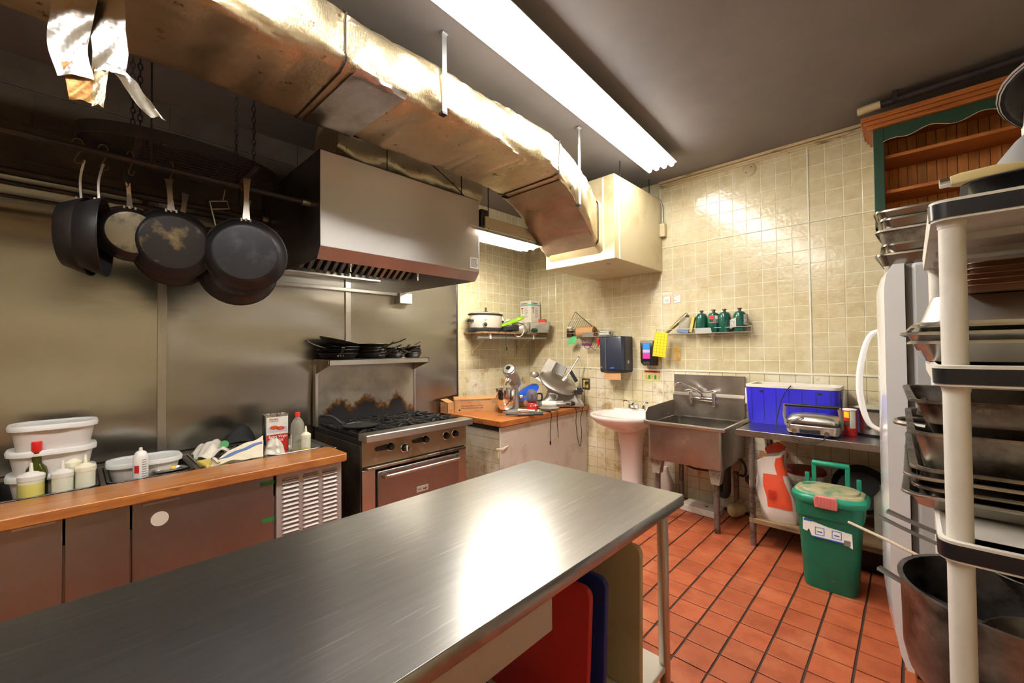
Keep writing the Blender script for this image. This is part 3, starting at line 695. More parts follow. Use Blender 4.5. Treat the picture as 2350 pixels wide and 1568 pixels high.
MB().lathe([(0, 0), (.12, 0), (.13, .006), (.132, .014), (.127, .014), (.122, .008), (0, .007)], n=28).build('plate', 'cast_iron', t)
MB().tube(smoothpath([(.12, 0, .012), (.16, 0, .03), (.20, 0, .062), (.25, 0, .078), (.31, 0, .074)]), [.012] * 6 + [.010] * 19, 8).build('handle', 'cast_iron', t)

# hanging pans and their rack
def away(p):
    d = Vector((p[0], p[1], 0)).normalized(); return d
def hangM(p, yaw=0, lean=0):
    d = Matrix.Rotation(R(yaw), 3, 'Z') @ away(p); x = Vector((0, 0, 1)); y = d.cross(x)
    M = Matrix((x, y, d)).transposed().to_4x4(); M.translation = Vector(p)
    return M @ Matrix.Rotation(R(lean), 4, 'Z')
G = 'pans hanging from the rail'
pan('big', 'large grey-black frying pan hanging base outwards, the frontmost by the hood', hangM((-2.50, .615, 1.965), -4, 0), G)
pan('big', 'second large frying pan, mostly hidden behind the frontmost hanging pan', hangM((-2.66, .625, 1.90), 4, 6), G)
pan('mid', 'dark frying pan with a worn brown patch on its base, middle of the rail', hangM((-2.60, .335, 1.985), 4, -3), G)
pan('mid', 'dark pan tucked behind the brown-worn pan in the middle of the rail', hangM((-2.70, .36, 1.965), 14, 9), G)
pan('sml', 'small hanging pan with a pale shiny base and black grip', hangM((-2.62, .185, 2.01), 10, -2), G)
pan('edge', 'black pan hanging edge-on, farthest left on the rail', hangM((-2.66, -.035, 1.965), -106, 3), G)
pan('edge', 'black pan hanging nearly edge-on, second from the left on the rail', hangM((-2.57, .012, 1.955), -101, -5), G)
t = wthing('pot_rail', 'long dark rail fixed to the side of the hood for hanging pans', 'rail', (-2.6, -.5, 2.35))
MB().cyl((-2.6, -2.2, 2.36), (-2.6, .96, 2.335), .013, n=10).build('bar', 'dark_pipe', t)
MB().cyl((-2.6, .93, 2.335), (-2.6, .975, 2.335), .020, n=10).build('end_fitting', 'steel_handle', t)
for y in (-1.9, .25): MB().cyl((-2.6, y, 2.36), (-2.6, y, ZC), .004, n=6).build('hanger_rod', 'dark_pipe', t)
t = wthing('pot_rack', 'dark oval iron pot rack with a wire grid, hung on chains', 'pot rack', (-2.95, .45, 2.52))
N = 48
RC = lambda a, r0=0: Vector((-2.93 + (.235 + r0) * math.cos(a) - .06 * math.sin(a) , .455 + (.46 + r0) * math.sin(a), 0))
band = MB()
lo = []
for i in range(N): 
    a = 2 * math.pi * i / N; p = RC(a); q = RC(a, -.006); lo.append((p, q))
zc = lambda p: 2.53 + .02 * (p.y - .45)
band.loft([[p + Vector((0, 0, zc(p) - .03)) for p, q in lo], [p + Vector((0, 0, zc(p) + .03)) for p, q in lo], [q + Vector((0, 0, zc(q) + .03)) for p, q in lo], [q + Vector((0, 0, zc(q) - .03)) for p, q in lo], [p + Vector((0, 0, zc(p) - .03)) for p, q in lo]], False)
band.build('band', 'dark_pipe', t)
for y in (.22, .72): MB().box((-3.16, y - .014, 2.505), (-2.70, y + .014, 2.513)).build('cross_bar', 'dark_pipe', t)
g = MB()
for i in range(9): g.cyl((-3.10 + i * .045, .22, 2.517), (-3.10 + i * .045, .72, 2.517), .003, n=4)
for i in range(9): g.cyl((-3.12, .25 + i * .055, 2.52), (-2.72, .25 + i * .055, 2.52), .003, n=4)
g.build('grid', 'dark_pipe', t)
for x, y in ((-3.12, .22), (-2.74, .22), (-3.14, .72), (-2.76, .72)):
    c = MB(); n = int((ZC - 2.52) / .032)
    for k in range(n):
        z = 2.53 + k * .032; ang = 0 if k % 2 else math.pi / 2; lk = [Vector((x + .009 * math.cos(q) * math.cos(ang), y + .009 * math.cos(q) * math.sin(ang), z + .016 + .020 * math.sin(q))) for q in [2 * math.pi * w / 8 for w in range(8)]]
        c.tube(lk, .0028, 4, True)
    c.build('chain', 'dark_pipe', t)
def hook(label, x, y, ztop, zbot, yaw=0):
    h = thing('pot_hook', label, 'hook', (x, y, zbot), R(yaw), 'wire hooks on the rail'); L = ztop - zbot
    P = [(0, -.02, L - .012), (0, -.012, L + .006), (0, .004, L + .010), (0, .014, L - .004), (0, .006, L * .55), (0, -.004, .03), (0, -.012, .006), (0, -.002, -.004), (0, .012, .004), (0, .016, .02)]
    MB().tube(smoothpath(P, 4), .0026, 6).build('wire', 'rod_bronze', h)
for i, (y, zb, lab) in enumerate(((.008, 2.275, 'wire hook above the leftmost edge-on pan'), (.088, 2.27, 'wire hook above the second edge-on pan'), (.178, 2.275, 'wire hook holding the small pan with black grip'), (.325, 2.28, 'wire hook holding the brown-worn pans'), (.62, 2.32, 'wire hook holding the large frontmost pan'))):
    hook(lab, -2.6, y, 2.37, zb, 20 * i)
t = thing('wire_basket', 'bent wire skimmer frame hanging behind the large pan', 'skimmer', (-2.72, .56, 2.12))
MB().tube([(0, -.06, .14), (0, .02, .16), (0, .03, .12), (0, -.05, .10), (0, -.06, .14)], .003, 5).tube([(0, -.055, .12), (0, -.02, -.04)], .004, 5).tube([(0, .0, .16), (0, .01, .22)], .003, 5).build('wire', 'steel_handle', t)

# ---------------------------------------------------------------- refrigerated counter along the steel wall
t = wthing('refrigerated_counter', 'stainless refrigerated prep counter with a wooden front ledge and pans in its top', 'counter', (-3.05, 0, 0))
CY0, CY1 = -2.0, 1.18
MB().box((-3.505, CY0, .10), (-2.66, CY1 - .01, .62)).build('body', 'steel_brown', t)
for y in (CY0 + .08, CY1 - .1):
    for x in (-3.4, -2.75): MB().cyl((x, y, 0), (x, y, .10), .025, n=10).build('leg', 'steel_dark', t)
tp = MB()
tp.box((-3.508, CY0, .74), (-3.40, CY1 + .02, .79)); tp.box((-2.935, CY0, .70), (-2.85, CY1 + .02, .788)); tp.box((-3.505, 1.155, .62), (-2.66, 1.17, .70)); tp.box((-3.508, 1.19, .70), (-2.85, CY1 + .06, .788))
for y in (-.285, .105, .49, .84): tp.box((-3.42, y - .012, .70), (-2.9, y + .012, .786))
tp.build('top_frame', 'steel_dark', t, .003).data.materials[0] = mat('frame_steel', (.16, .15, .14), .35, .9, layers=[((.3, .28, .26), 6, .5, .7)])
wd_ = MB().loft([rr(.285, CY1 - CY0 + .02, .03, .752, 4, -2.7275, (CY0 + CY1 + .02) / 2), rr(.285, CY1 - CY0 + .02, .03, .80, 4, -2.7275, (CY0 + CY1 + .02) / 2)])
wd_.build('wood_ledge', 'butcher', t, .005).data.materials[0] = mat('ledge_wood', rgb(178, 114, 56), .3, 0, layers=[(rgb(146, 82, 42), 4, .42, .66, (7, .8, 7)), (rgb(84, 48, 30), 5, .62, .78, (4, .8, 4)), (rgb(198, 134, 70), 6, .58, .75, (7, .8, 7))], coat=.3)
for a, b in ((-2.0, -.70), (-.695, -.03), (-.022, .182), (.19, .782)):
    MB().box((-2.66, a, .12), (-2.622, b, .745)).build('door', 'door_steel', t, .003)
for a, b, z in ((.225, .362, .728), (-.17, -.05, .735)): MB().box((-2.624, a, z), (-2.612, b, z + .012)).build('door_pull', 'steel', t, .002)
MB(TR((-2.6215, .288, .652), 0, R(90))).lathe([(0, .002), (.034, .002), (.034, 0), (0, 0)], n=24).build('round_sticker', 'white_board', t)
for a, z in ((.715, .70), (.725, .495)): MB().box((-2.6225, a, z), (-2.6205, .785, z + .022)).build('green_tape', 'ink_green', t)
lv = MB().box((-2.66, .80, .10), (-2.63, 1.175, .748)).build('louver_panel', 'aluminium', t, .003)
lv.data.materials[0] = mat('louver_steel', (.48, .44, .42), .5, .4, layers=[((.35, .2, .08), 26, .66, .72), ((.45, .40, .38), 4, .45, .7)])
lme = MB().loft([[Vector((0, y, z)) for y, z in ((-.048, 0), (-.040, .013), (.040, .013), (.048, 0))], [Vector((.009, y, z)) for y, z in ((-.044, 0), (-.038, .003), (.038, .003), (.044, 0))]]).mesh('louver', lv.data.materials[0], 30)
sme = MB().box((0, -.046, -.006), (.0008, .046, .001)).mesh('slot', 'grate_shadow', 0)
for j in range(3):
    for i in range(21):
        y = .875 + j * .113; z = .705 - i * .0255
        o = link('louver', lme, lv); o.location = (-2.6302, y, z); o = link('slot', sme, lv); o.location = (-2.6302, y, z)
# pans set into the top
def hotel(label, y0, y1, dep, m, perf=False, dz=0):
    p = thing('steam_pan', label, 'pan', (-3.165, (y0 + y1) / 2, .79 - dep + dz), 0, 'pans set into the counter')
    tray(MB(), .45, y1 - y0 - .03, dep, .03, .0015, .96, .012).build('pan_body', m, p, smooth=50)
    if perf:
        h = MB()
        for i in range(8):
            for k in range(9): h.cyl((-.16 + i * .045, -(y1 - y0) * .38 + k * .03, .0030), (-.16 + i * .045, -(y1 - y0) * .38 + k * .03, .0042), .005, n=6)
        for k in range(9):
            for q in range(2): h.cyl((-.2125 + .002 * q, -(y1 - y0) * .38 + k * .03, .03 + .02 * q), (-.2085 + .002 * q, -(y1 - y0) * .38 + k * .03, .03 + .02 * q), .004, n=6)
        h.build('perforations', 'grate_shadow', p)
    return p
hotel('deep dark pan holding the stacked tubs and oil bottles', -.28, .095, .15, 'steel_dark')
hotel('deep dark pan holding a single lidded tub and a spray can', .115, .48, .15, 'steel_dark')
hotel('shallow perforated steel pan under the towels and cloths', .50, .83, .04, 'steel', True)
hotel('shallow steel pan holding the olive oil tin and bottles', .85, 1.185, .045, 'steel')
hotel('dark empty pan set in the counter out past the stacked tubs', -.66, -.30, .15, 'steel_dark')
def tub(label, x, y, z, lid=True, L=.285, W=.21, h=.115, rz=0):
    p = thing('storage_tub', label, 'container', (x, y, z), rz, 'white storage tubs')
    tray(MB(), W, L, h, .07, .002, .88, .008, 6).build('tub', 'tub_plastic', p, smooth=50)
    if lid:
        l = MB().loft([rr(W + .022, L + .022, .085, h - .016, 6), rr(W + .026, L + .026, .087, h + .002, 6), rr(W + .018, L + .018, .083, h + .010, 6), rr(W - .03, L - .03, .06, h + .009, 6), rr(W - .04, L - .04, .055, h + .003, 6)]).build('lid', 'tub_lid', p, smooth=50)
        MB().box((W / 2 + .008, -.06, h - .016), (W / 2 + .016, .05, h - .002)).build('tab', 'tub_lid', l, .002)
    return p
tub('bottom white tub of the stack of three, half hidden by squeeze bottles', -3.12, -.07, .745)
tub('middle white tub of the stack of three on the counter', -3.12, -.07, .862)
tub('top white tub of the stack of three on the counter', -3.12, -.065, .982)
tub('white tub with lid beside the spray can, alone in its pan', -3.14, .28, .733, L=.30)
def squeeze(label, x, y, z, r, h, fill, cap='squeeze_cap', oil='oil_pale'):
    p = thing('squeeze_bottle', label, 'bottle', (x, y, z), 0, 'squeeze bottles')
    MB().lathe([(0, 0), (r * .96, 0), (r, .004), (r, h * fill), (0, h * fill)], n=20).build('contents', oil, p)
    MB().lathe([(r, h * fill), (r, h * .97), (r * .96, h), (0, h)], n=20).build('bottle', 'squeeze', p)
    MB().lathe([(r * 1.04, h - .004), (r * 1.06, h + .016), (r * .9, h + .022), (r * .62, h + .026), (r * .55, h + .03), (.008, h + .034), (.0045, h + .072), (.003, h + .074), (0, h + .074)], n=20).build('cap', cap, p)
squeeze('fat squeeze bottle of yellow oil with a white nozzle, nearest the tubs', -2.975, -.135, .742, .043, .125, .85, 'white_plastic')
squeeze('squeeze bottle with a white cap between the green bottle and the other squeeze bottles', -2.97, -.035, .742, .037, .118, .35, 'white_plastic')
squeeze('cream-capped squeeze bottle at the edge of the deep pan', -2.975, .042, .742, .036, .130, .12)
squeeze('squeeze bottle with a cream nozzle standing behind the others', -3.03, .0, .742, .030, .150, .2)
squeeze('squeeze bottle half full of yellow oil in front of the clear bottle', -3.0, 1.095, .748, .030, .115, .42)
t = thing('oil_bottle', 'dark green glass bottle with a red cap in front of the tubs', 'bottle', (-3.015, -.12, .742))
MB().lathe([(0, 0), (.036, 0), (.038, .006), (.038, .14), (.033, .165), (.018, .185), (.0155, .20), (.0155, .245), (0, .245)], n=24).build('bottle', 'bottle_green', t)
MB().lathe([(.0165, .240), (.0175, .242), (.0175, .286), (.016, .289), (0, .289)], n=20).build('cap', 'red_plastic', t)
t = thing('spray_can', 'white spray can with a red patch standing in the second deep pan', 'spray can', (-2.965, .247, .742))
MB().lathe([(0, 0), (.030, 0), (.032, .004), (.032, .150), (.030, .163), (.022, .180), (.012, .187), (0, .188)], n=24).build('can', 'white_enamel', t)
MB().lathe([(0, .186), (.008, .186), (.008, .196), (.006, .204), (0, .205)], n=12).build('nozzle', 'white_plastic', t)
def arc_patch(mb, r, a0, a1, z0, z1, n=8, g=.0006):
    return mb.grid(lambda u, v: ((r + g) * math.cos(a0 + (a1 - a0) * u), (r + g) * math.sin(a0 + (a1 - a0) * u), z0 + (z1 - z0) * v), n, 1, .0004)
va = math.atan2(-.247, 2.965)
arc_patch(MB(), .032, va - .9, va - .2, .075, .115).build('red_patch', 'ink_red', t)
sp = MB()
for i in range(9): arc_patch(sp, .032, va + .15, va + .9 - .2 * random.random(), .14 - i * .012, .1435 - i * .012)
sp.build('print', 'ink_grey', t)
t = thing('foil_tray', 'small crumpled foil tray beside the spray can', 'foil tray', (-3.0, .375, .77), R(8))
tray(MB(), .10, .13, .03, .03, .001, .8, .008).build('tray', 'foil_silver', t)
MB().grid(lambda u, v: (-.04 + .08 * u, -.055 + .11 * v, .02 + .006 * math.sin(9 * u) * math.sin(8 * v)), 8, 8, .002).build('lining', 'foil_silver', t)
MB().lathe([(0, 0), (.014, .002), (.010, .012), (0, .014)], (.005, .01, .03), 8).build('scrap', 'yellow_card', t)
# towels, bag, sponge in the perforated pan
def drape(name, label, cat, m, fn, nu=24, nv=24, th=.004, group=None):
    o = wthing(name, label, cat, fn(.5, .5)); MB().grid(fn, nu, nv, th).build('cloth' if 'towel' in name or 'cloth' in name else 'sheet', m, o, smooth=70); return o
def bump2(u, v, k): return math.sin(u * 7 + k) * math.cos(v * 6 + 1.7 * k) + .5 * math.sin(u * 15 + v * 9 + k)
tw = lambda u, v: Vector((-2.89 - .03 * u - .12 * v * (.25 + .75 * u) + .004 * bump2(u, v, 1), .555 + .275 * u + .03 * (v - .5), .803 + v * (.018 + .085 * u ** .7) + .006 * bump2(u, v, 2)))
o = drape('kitchen_towel', 'folded white kitchen towel with a blue stripe in the perforated pan', 'towel', 'cloth_white', tw, th=.022)
MB().grid(lambda u, v: tw(.04 + .93 * u, .56 + .17 * v) + Vector((.0035, 0, .0025)), 24, 4, .0015).build('stripe', 'cloth_blue', o, smooth=70)
drape('black_cloth', 'black cloth bunched up behind the striped towel', 'cloth', 'cloth_black', lambda u, v: Vector((-3.36 + .20 * u, .66 + .20 * v + .02 * math.sin(u * 5), .80 + .16 * math.sin(math.pi * v) ** .7 * math.sin(math.pi * (.15 + .7 * u)) + .012 * bump2(u, v, 5))))
o = drape('crumpled_bag', 'crumpled white plastic bag with a green circle beside the black cloth', 'bag', 'bag_white', lambda u, v: Vector((-3.36 + .26 * u, .515 + .19 * v, .80 + .075 * math.sin(math.pi * v) * (.4 + .6 * math.sin(math.pi * u)) + .018 * bump2(1.5 * u, 1.3 * v, 4))))
MB(Matrix.Translation((-3.13, .655, .868)) @ Matrix.Rotation(R(62), 4, 'Y')).lathe([(0, .002), (.024, .002), (.024, 0), (0, 0)], n=20).build('green_logo', 'ink_green', o)
o = drape('knotted_bag', 'small knotted white plastic bag in front of the olive oil tin', 'bag', 'bag_white', lambda u, v: Vector((-3.03 + (.062 + .012 * math.sin(25 * u)) * math.cos(6.28 * u) * (.25 + .75 * (1 - v) ** .6) * (1 - .2 * (1 - v) ** 4) + .006 * bump2(u, 2 * v, 2), .905 + (.066 + .012 * math.cos(31 * u)) * math.sin(6.28 * u) * (.25 + .75 * (1 - v) ** .6), .752 + .125 * v + .012 * bump2(2 * u, v, 3) * v)), 30, 14)
t = thing('sponge_board', 'yellow foam pad at the near corner of the perforated pan', 'sponge', (-3.0, .565, .754), R(6))
MB().box((-.09, -.05, 0), (.09, .06, .05)).build('foam', 'yellow_foam', t, .006)
MB().box((-.02, .0, .05), (.045, .055, .066)).build('scourer', 'black_rubber', t, .004)
# tin and bottle
t = thing('olive_oil_tin', 'tall rectangular olive oil tin with a red and white label', 'tin', (-3.2, .967, .752), R(-3))
MB().loft([rr(.10, .145, .012, 0), rr(.10, .145, .012, .255)]).build('can', 'chrome', t, .003)
MB().loft([rr(.104, .149, .013, .250), rr(.104, .149, .013, .262), rr(.094, .139, .012, .262), rr(.094, .139, .012, .256)]).build('rim', 'chrome', t)
MB().tube(smoothpath([(0, -.03, .257), (0, -.028, .268), (0, .0, .270), (0, .028, .268), (0, .03, .257)], 3), .004, 6).build('handle', 'chrome', t)
F = .0505
lb = MB(); plate(lb, (F, -.066, .004), (0, 1, 0), (0, 0, 1), .132, .243, .0006); lb.build('label', 'paper_white', t)
plate(MB(), (F + .0004, -.066, .004), (0, 1, 0), (0, 0, 1), .132, .125, .0006).build('red_band', 'ink_red', t)
lettering('lettering', 'Gordon', .017, (F + .0012, -.05, .228), (0, 1, 0), (0, 0, 1), 'ink_red', t, bold=.0005)
lettering('lettering', 'CHOICE', .015, (F + .0012, -.05, .214), (0, 1, 0), (0, 0, 1), 'ink_black', t)
lettering('lettering', 'Extra Virgin', .024, (F + .0012, -.054, .106), (0, 1, 0), (0, 0, 1), 'ink_white', t, bold=.0005)
lettering('lettering', 'Olive Oil', .024, (F + .0012, -.054, .080), (0, 1, 0), (0, 0, 1), 'ink_white', t, bold=.0005)
pm = MB(); plate(pm, (F + .0004, -.06, .142), (0, 1, 0), (0, 0, 1), .12, .035, .0005); pm.build('printed_dish', 'ink_grey', t).data.materials[0] = mat('print_lilac', rgb(206, 204, 222), .5)
pm = MB()
for dy, dz in ((-.022, .006), (.018, -.002)): pm.add([(F + .0012, dy + .027 * math.cos(a), .170 + dz + .014 * math.sin(a)) for a in [math.pi * 2 * i / 14 for i in range(14)]], [tuple(range(14))])
pm.build('printed_bread', 'ink_red', t).data.materials[0] = mat('print_bread', rgb(214, 96, 50), .5, 0, layers=[(rgb(190, 40, 30), 120, .5, .6)])
t = thing('clear_bottle', 'clear plastic oil bottle with a red cap, nearly empty', 'bottle', (-3.1, 1.077, .752))
MB().lathe([(0, 0), (.040, 0), (.044, .006), (.044, .06), (.0425, .065), (.044, .07), (.0425, .105), (.044, .15), (.041, .19), (.030, .215), (.014, .235), (.0135, .25), (0, .25)], n=24).build('bottle', 'clear_plastic', t)
MB().lathe([(0, .004), (.041, .004), (.041, .035), (0, .035)], n=24).build('oil', 'oil', t)
MB().lathe([(.0145, .240), (.0165, .242), (.0165, .268), (.015, .27), (0, .27)], n=18).build('cap', 'red_plastic', t)
arc_patch(MB(), .044, math.pi * 1.15, math.pi * 1.6, .02, .12).build('label_back', 'paper_white', t)

# ---------------------------------------------------------------- corner cabinet and what stands on it
t = wthing('corner_cabinet', 'low cabinet boxed in with a white panel and tiles, wooden worktop, in the corner', 'cabinet', (-3.1, 3.35, 0))
MB().box((-3.505, 2.68, 0), (-2.72, YB - .012, .70)).build('body', 'grout_low', t)
MB().box((-2.72, 2.66, .02), (-2.70, YB - .012, .735)).build('front_panel', 'white_board', t, .004)
for y, z in ((3.0, .52), (3.45, .50), (3.02, .30), (3.48, .26)): MB().cyl((-2.70, y, z), (-2.697, y, z), .010, n=10).build('screw_cover', 'ivory_knob', t)
se = tilemesh(TP - .004, TP - .004, .004, 'y', 'tile_low')
for i in range(6):
    for j in range(6): o = link('side_tile', se, t); o.location = (-2.78 - i * TP, 2.68, .675 - j * TP)
MB().box((-3.505, 2.66, .70), (-2.73, YB - .012, .745)).build('dark_edging', 'black_rubber', t, .002)
MB().box((-3.508, 2.635, .745), (-2.665, YB - .010, .80)).build('worktop', 'butcher', t, .006)
MB().tube(smoothpath([(-2.71, 2.62, .55), (-2.68, 2.67, .55), (-2.69, 2.75, .56), (-2.70, 2.70, .53), (-2.72, 2.66, .51), (-2.72, 2.65, .46)]), .006, 5).build('tied_string', 'cloth_white', t)
W = .8005
def carton(label, o, rz, L, D, h, flap=True):
    p = thing('carton', label, 'box', o, rz, 'cardboard cartons on the worktop'); th = .004
    mb = MB().box((-D, 0, 0), (0, L, th)).box((-D, 0, th), (-D + th, L, h)).box((-th, 0, th), (0, L, h)).box((-D, 0, th), (0, th, h)).box((-D, L - th, th), (0, L, h))
    mb.build('carton_body', 'cardboard', p)
    f = MB(); f.obox((-D * .52, L * .5, h + .012), (D * .9, L, th), Matrix.Rotation(R(14), 3, 'Y')); f.build('flap', 'cardboard', p)
    return p
p = carton('long cardboard carton of food wrap at the near end of the worktop', (-3.41, 2.70, W), R(-33), .52, .10, .125)
for i, (s, z, sz, m) in enumerate((('Good     Choix', .088, .018, 'ink_red'), ('All Purpose Plastic Food Wrap', .055, .0185, 'ink_black'), ('Pellicule alimentaire tout usage', .032, .0185, 'ink_black'))):
    lettering('lettering', s, sz, (.0004, .07, z), (0, 1, 0), (0, 0, 1), m, p, bold=.0003)
mb = MB(); lines(mb, (.0002, .39, .10), (0, 1, 0), (0, 0, 1), .085, 3, .009, .005, .0004); mb.build('print', 'ink_grey', p)
for y in (.055, .47): MB().cyl((0, y, .02), (.0005, y, .02), .010, n=10).build('printed_mark', 'ink_black', p)
plate(MB(), (-.001, .06, .112), (0, 1, 0), (0, 0, 1), .42, .012, .002).build('cutter_strip', 'chrome', p)
MB().cyl((-.03, -.0005, .07), (-.03, .0, .07), .016, n=12).build('end_hole', 'ink_black', p)
p = carton('shorter cardboard carton standing open behind the long one', (-3.385, 2.595, W), R(0), .085, .12, .11)
lettering('lettering', 'COLL', .022, (.0004, .01, .022), (0, 1, 0), (0, 0, 1), 'ink_red', p)
mb = MB(); lines(mb, (-.10, -.0004, .06), (1, 0, 0), (0, 0, 1), .06, 4, .012, .005, .0004); mb.build('print', 'ink_red', p)
# stand mixer, facing the room
t = thing('stand_mixer', 'grey stand mixer with its head tilted up and a steel bowl', 'mixer', M=TR((-2.99, 3.075, W), 0, 0, R(44), 1.1))
MB().loft([rr(.16, .30, .07, 0, 6, .02, .02), rr(.16, .30, .07, .022, 6, .02, .02), rr(.10, .24, .05, .034, 6, .02, .02)]).build('base', 'mixer_grey', t)
MB().loft([rr(.07, .09, .03, .03, 5, .06, .12), rr(.06, .08, .028, .14, 5, .06, .13), rr(.07, .09, .03, .25, 5, .055, .12)]).build('column', 'mixer_grey', t)
hd = MB(); A = Vector((.06, .14, .265)); B = Vector((.0, -.02, .405)); ax = (B - A).normalized(); x_, y_ = dirm(ax)
prof = [(-.05, .02), (-.04, .045), (.0, .058), (.08, .064), (.16, .062), (.205, .058), (.222, .050), (.228, .03), (.229, .0)]
hd.loft([[A + ax * d + (x_ * math.cos(q) + y_ * math.sin(q)) * r * (1 if True else 1) for q in [2 * math.pi * i / 20 for i in range(20)]] for d, r in prof]); hd.build('head', 'mixer_grey', t)
MB().cyl(A + ax * .195, A + ax * .207, .061, n=20).build('trim_band', 'chrome', t)
MB().cyl(A + ax * .222, A + ax * .236, .022, n=16).build('hub_cap', 'chrome', t)
q = A + ax * .13; dn = Vector((-.35, -.35, -.65)).normalized(); MB().cyl(q + dn * .05, q + dn * .085, .030, .026, n=14).cyl(q + dn * .085, q + dn * .12, .009, n=8).build('beater_shaft', 'chrome', t)
MB().lathe([(0, .034), (.055, .034), (.062, .045), (.082, .09), (.093, .15), (.095, .215), (.098, .217), (.098, .221), (.093, .219), (.090, .15), (.078, .09), (.05, .045), (0, .042)], (-.03, -.04, 0), 28).build('bowl', 'chrome', t)
MB().cyl((.105, .12, .13), (.13, .12, .13), .016, n=10).build('speed_knob', 'chrome', t)
# mini chopper
t = thing('mini_chopper', 'mini food chopper with a red base and smoky clear bowl', 'chopper', (-2.90, 3.33, W), R(40))
b = MB().lathe([(0, 0), (.052, 0), (.055, .01), (.055, .04), (.052, .075), (.045, .083), (0, .084)], n=24).build('base', 'red_plastic', t)
MB().lathe([(.0555, .045), (.057, .046), (.0565, .064), (.054, .065)], n=24).build('steel_band', 'chrome', b)
MB().lathe([(.035, .086), (.05, .09), (.058, .10), (.062, .165), (.054, .18), (.046, .20), (.03, .215), (0, .216), (0, .212), (.043, .197), (.051, .177), (.058, .163), (.054, .103), (.03, .09)], n=24).build('bowl', 'smoky_plastic', t)
MB().cyl((0, 0, .09), (0, 0, .17), .016, n=10).build('blade_hub', 'black_plastic', t)
MB().tube(smoothpath([(.055, .0, .17), (.095, .0, .172), (.105, .0, .15), (.098, .0, .105), (.058, .0, .10)]), .008, 7).build('handle', 'dispenser_dark', t)
# meat slicer
t = thing('meat_slicer', 'large grey meat slicer with a ribbed carriage plate and round blade guard', 'slicer', (-2.87, 3.735, W), R(38.3))
bd = MB(); bd.loft([rr(.52, .26, .05, .012, 5, .02, .02), rr(.52, .26, .05, .04, 5, .02, .02), rr(.38, .17, .05, .10, 5, .05, .04), rr(.34, .14, .05, .19, 5, .06, .05)]); bd.build('base', 'slicer_metal', t)
for x in (-.18, .22): MB().cyl((x, -.06, 0), (x, -.06, .014), .018, n=10).build('foot', 'black_rubber', t)
MB().obox((.20, .05, .12), (.12, .16, .17), Matrix.Rotation(R(4), 3, 'Y')).build('motor_housing', 'slicer_metal', t, .012)
Mx = Matrix.Translation((-.0, -.03, .262)) @ Matrix.Rotation(R(25), 4, 'Y') @ Matrix.Rotation(R(30), 4, 'X')
MB(Mx).lathe([(0, -.006), (.20, -.006), (.218, .0), (.218, .014), (.20, .024), (.12, .034), (0, .036)], n=36, sx=1., sy=.80).build('blade_guard', 'slicer_metal', t).data.materials[0] = MATS['steel_brown']
MB(Mx).lathe([(.206, .006), (.224, .008), (.206, .010)], n=36, sx=1., sy=.80).build('blade', 'chrome', t)
pl = [(-.215, .345), (-.100, .535), (.115, .43), (.055, .30)]
def lp(p, y): return Vector((p[0], .05 + .12 * (p[1] - .3) + y, p[1]))
MB().loft([[lp(p, 0) for p in pl], [lp(p, .012) for p in pl]]).build('carriage_plate', 'slicer_metal', t, .003)
rb = MB()
for i in range(13):
    f = .42 + .56 * i / 12; a = Vector(lp(pl[0], -.004)).lerp(lp(pl[3], -.004), f); b = Vector(lp(pl[1], -.004)).lerp(lp(pl[2], -.004), f); rb.tube([a.lerp(b, .03), a.lerp(b, .98)], .0045, 5)
rb.build('ribs', 'chrome', t)
r_ = MB().cyl((.07, .0, .285), (.24, .03, .545), .009, n=10).build('guide_rod', 'chrome', t)
MB().cyl((.236, .03, .54), (.243, .03, .55), .011, n=8).build('rod_tip', 'black_plastic', r_)
MB().box((-.02, -.01, -.075), (.02, .01, .075)).build('pusher_handle', 'black_plastic', t, .008).matrix_basis = TR((.175, .03, .335), 0, R(-30))
MB().cyl((.06, .0, .275), (.10, .02, .315), .028, n=12).build('pusher_joint', 'slicer_metal', t)
MB().loft([[Vector(p) for p in q] for q in ([(-.10, -.12, .19), (-.02, -.13, .17), (-.02, -.07, .20), (-.10, -.06, .23)], [(-.20, -.08, .29), (-.13, -.09, .27), (-.13, -.04, .31), (-.20, -.03, .33)], [(-.29, -.05, .34), (-.23, -.06, .33), (-.22, -.01, .37), (-.28, 0, .385)])]).build('sharpener_arm', 'steel_brown', t, .008)
MB().lathe([(0, 0), (.045, 0), (.05, .01), (.05, .04), (.042, .05), (0, .05)], (-.26, -.03, .335), 16).build('sharpener_cap', 'slicer_metal', t)
k = MB()
for i in range(6):
    a = math.pi / 3 * i; k.cyl((.235 + .03 * math.cos(a), -.04, .175 + .03 * math.sin(a)), (.235 + .03 * math.cos(a), -.075, .175 + .03 * math.sin(a)), .014, n=8)
k.cyl((.235, -.03, .175), (.235, -.08, .175), .032, n=14).build('thickness_knob', 'black_plastic', t)
MB().tube(smoothpath([(-.14, -.12, .10), (-.10, -.15, .16), (-.02, -.16, .15), (-.01, -.15, .12), (-.03, -.14, .09)]), .006, 6).build('lift_lever', 'chrome', t)
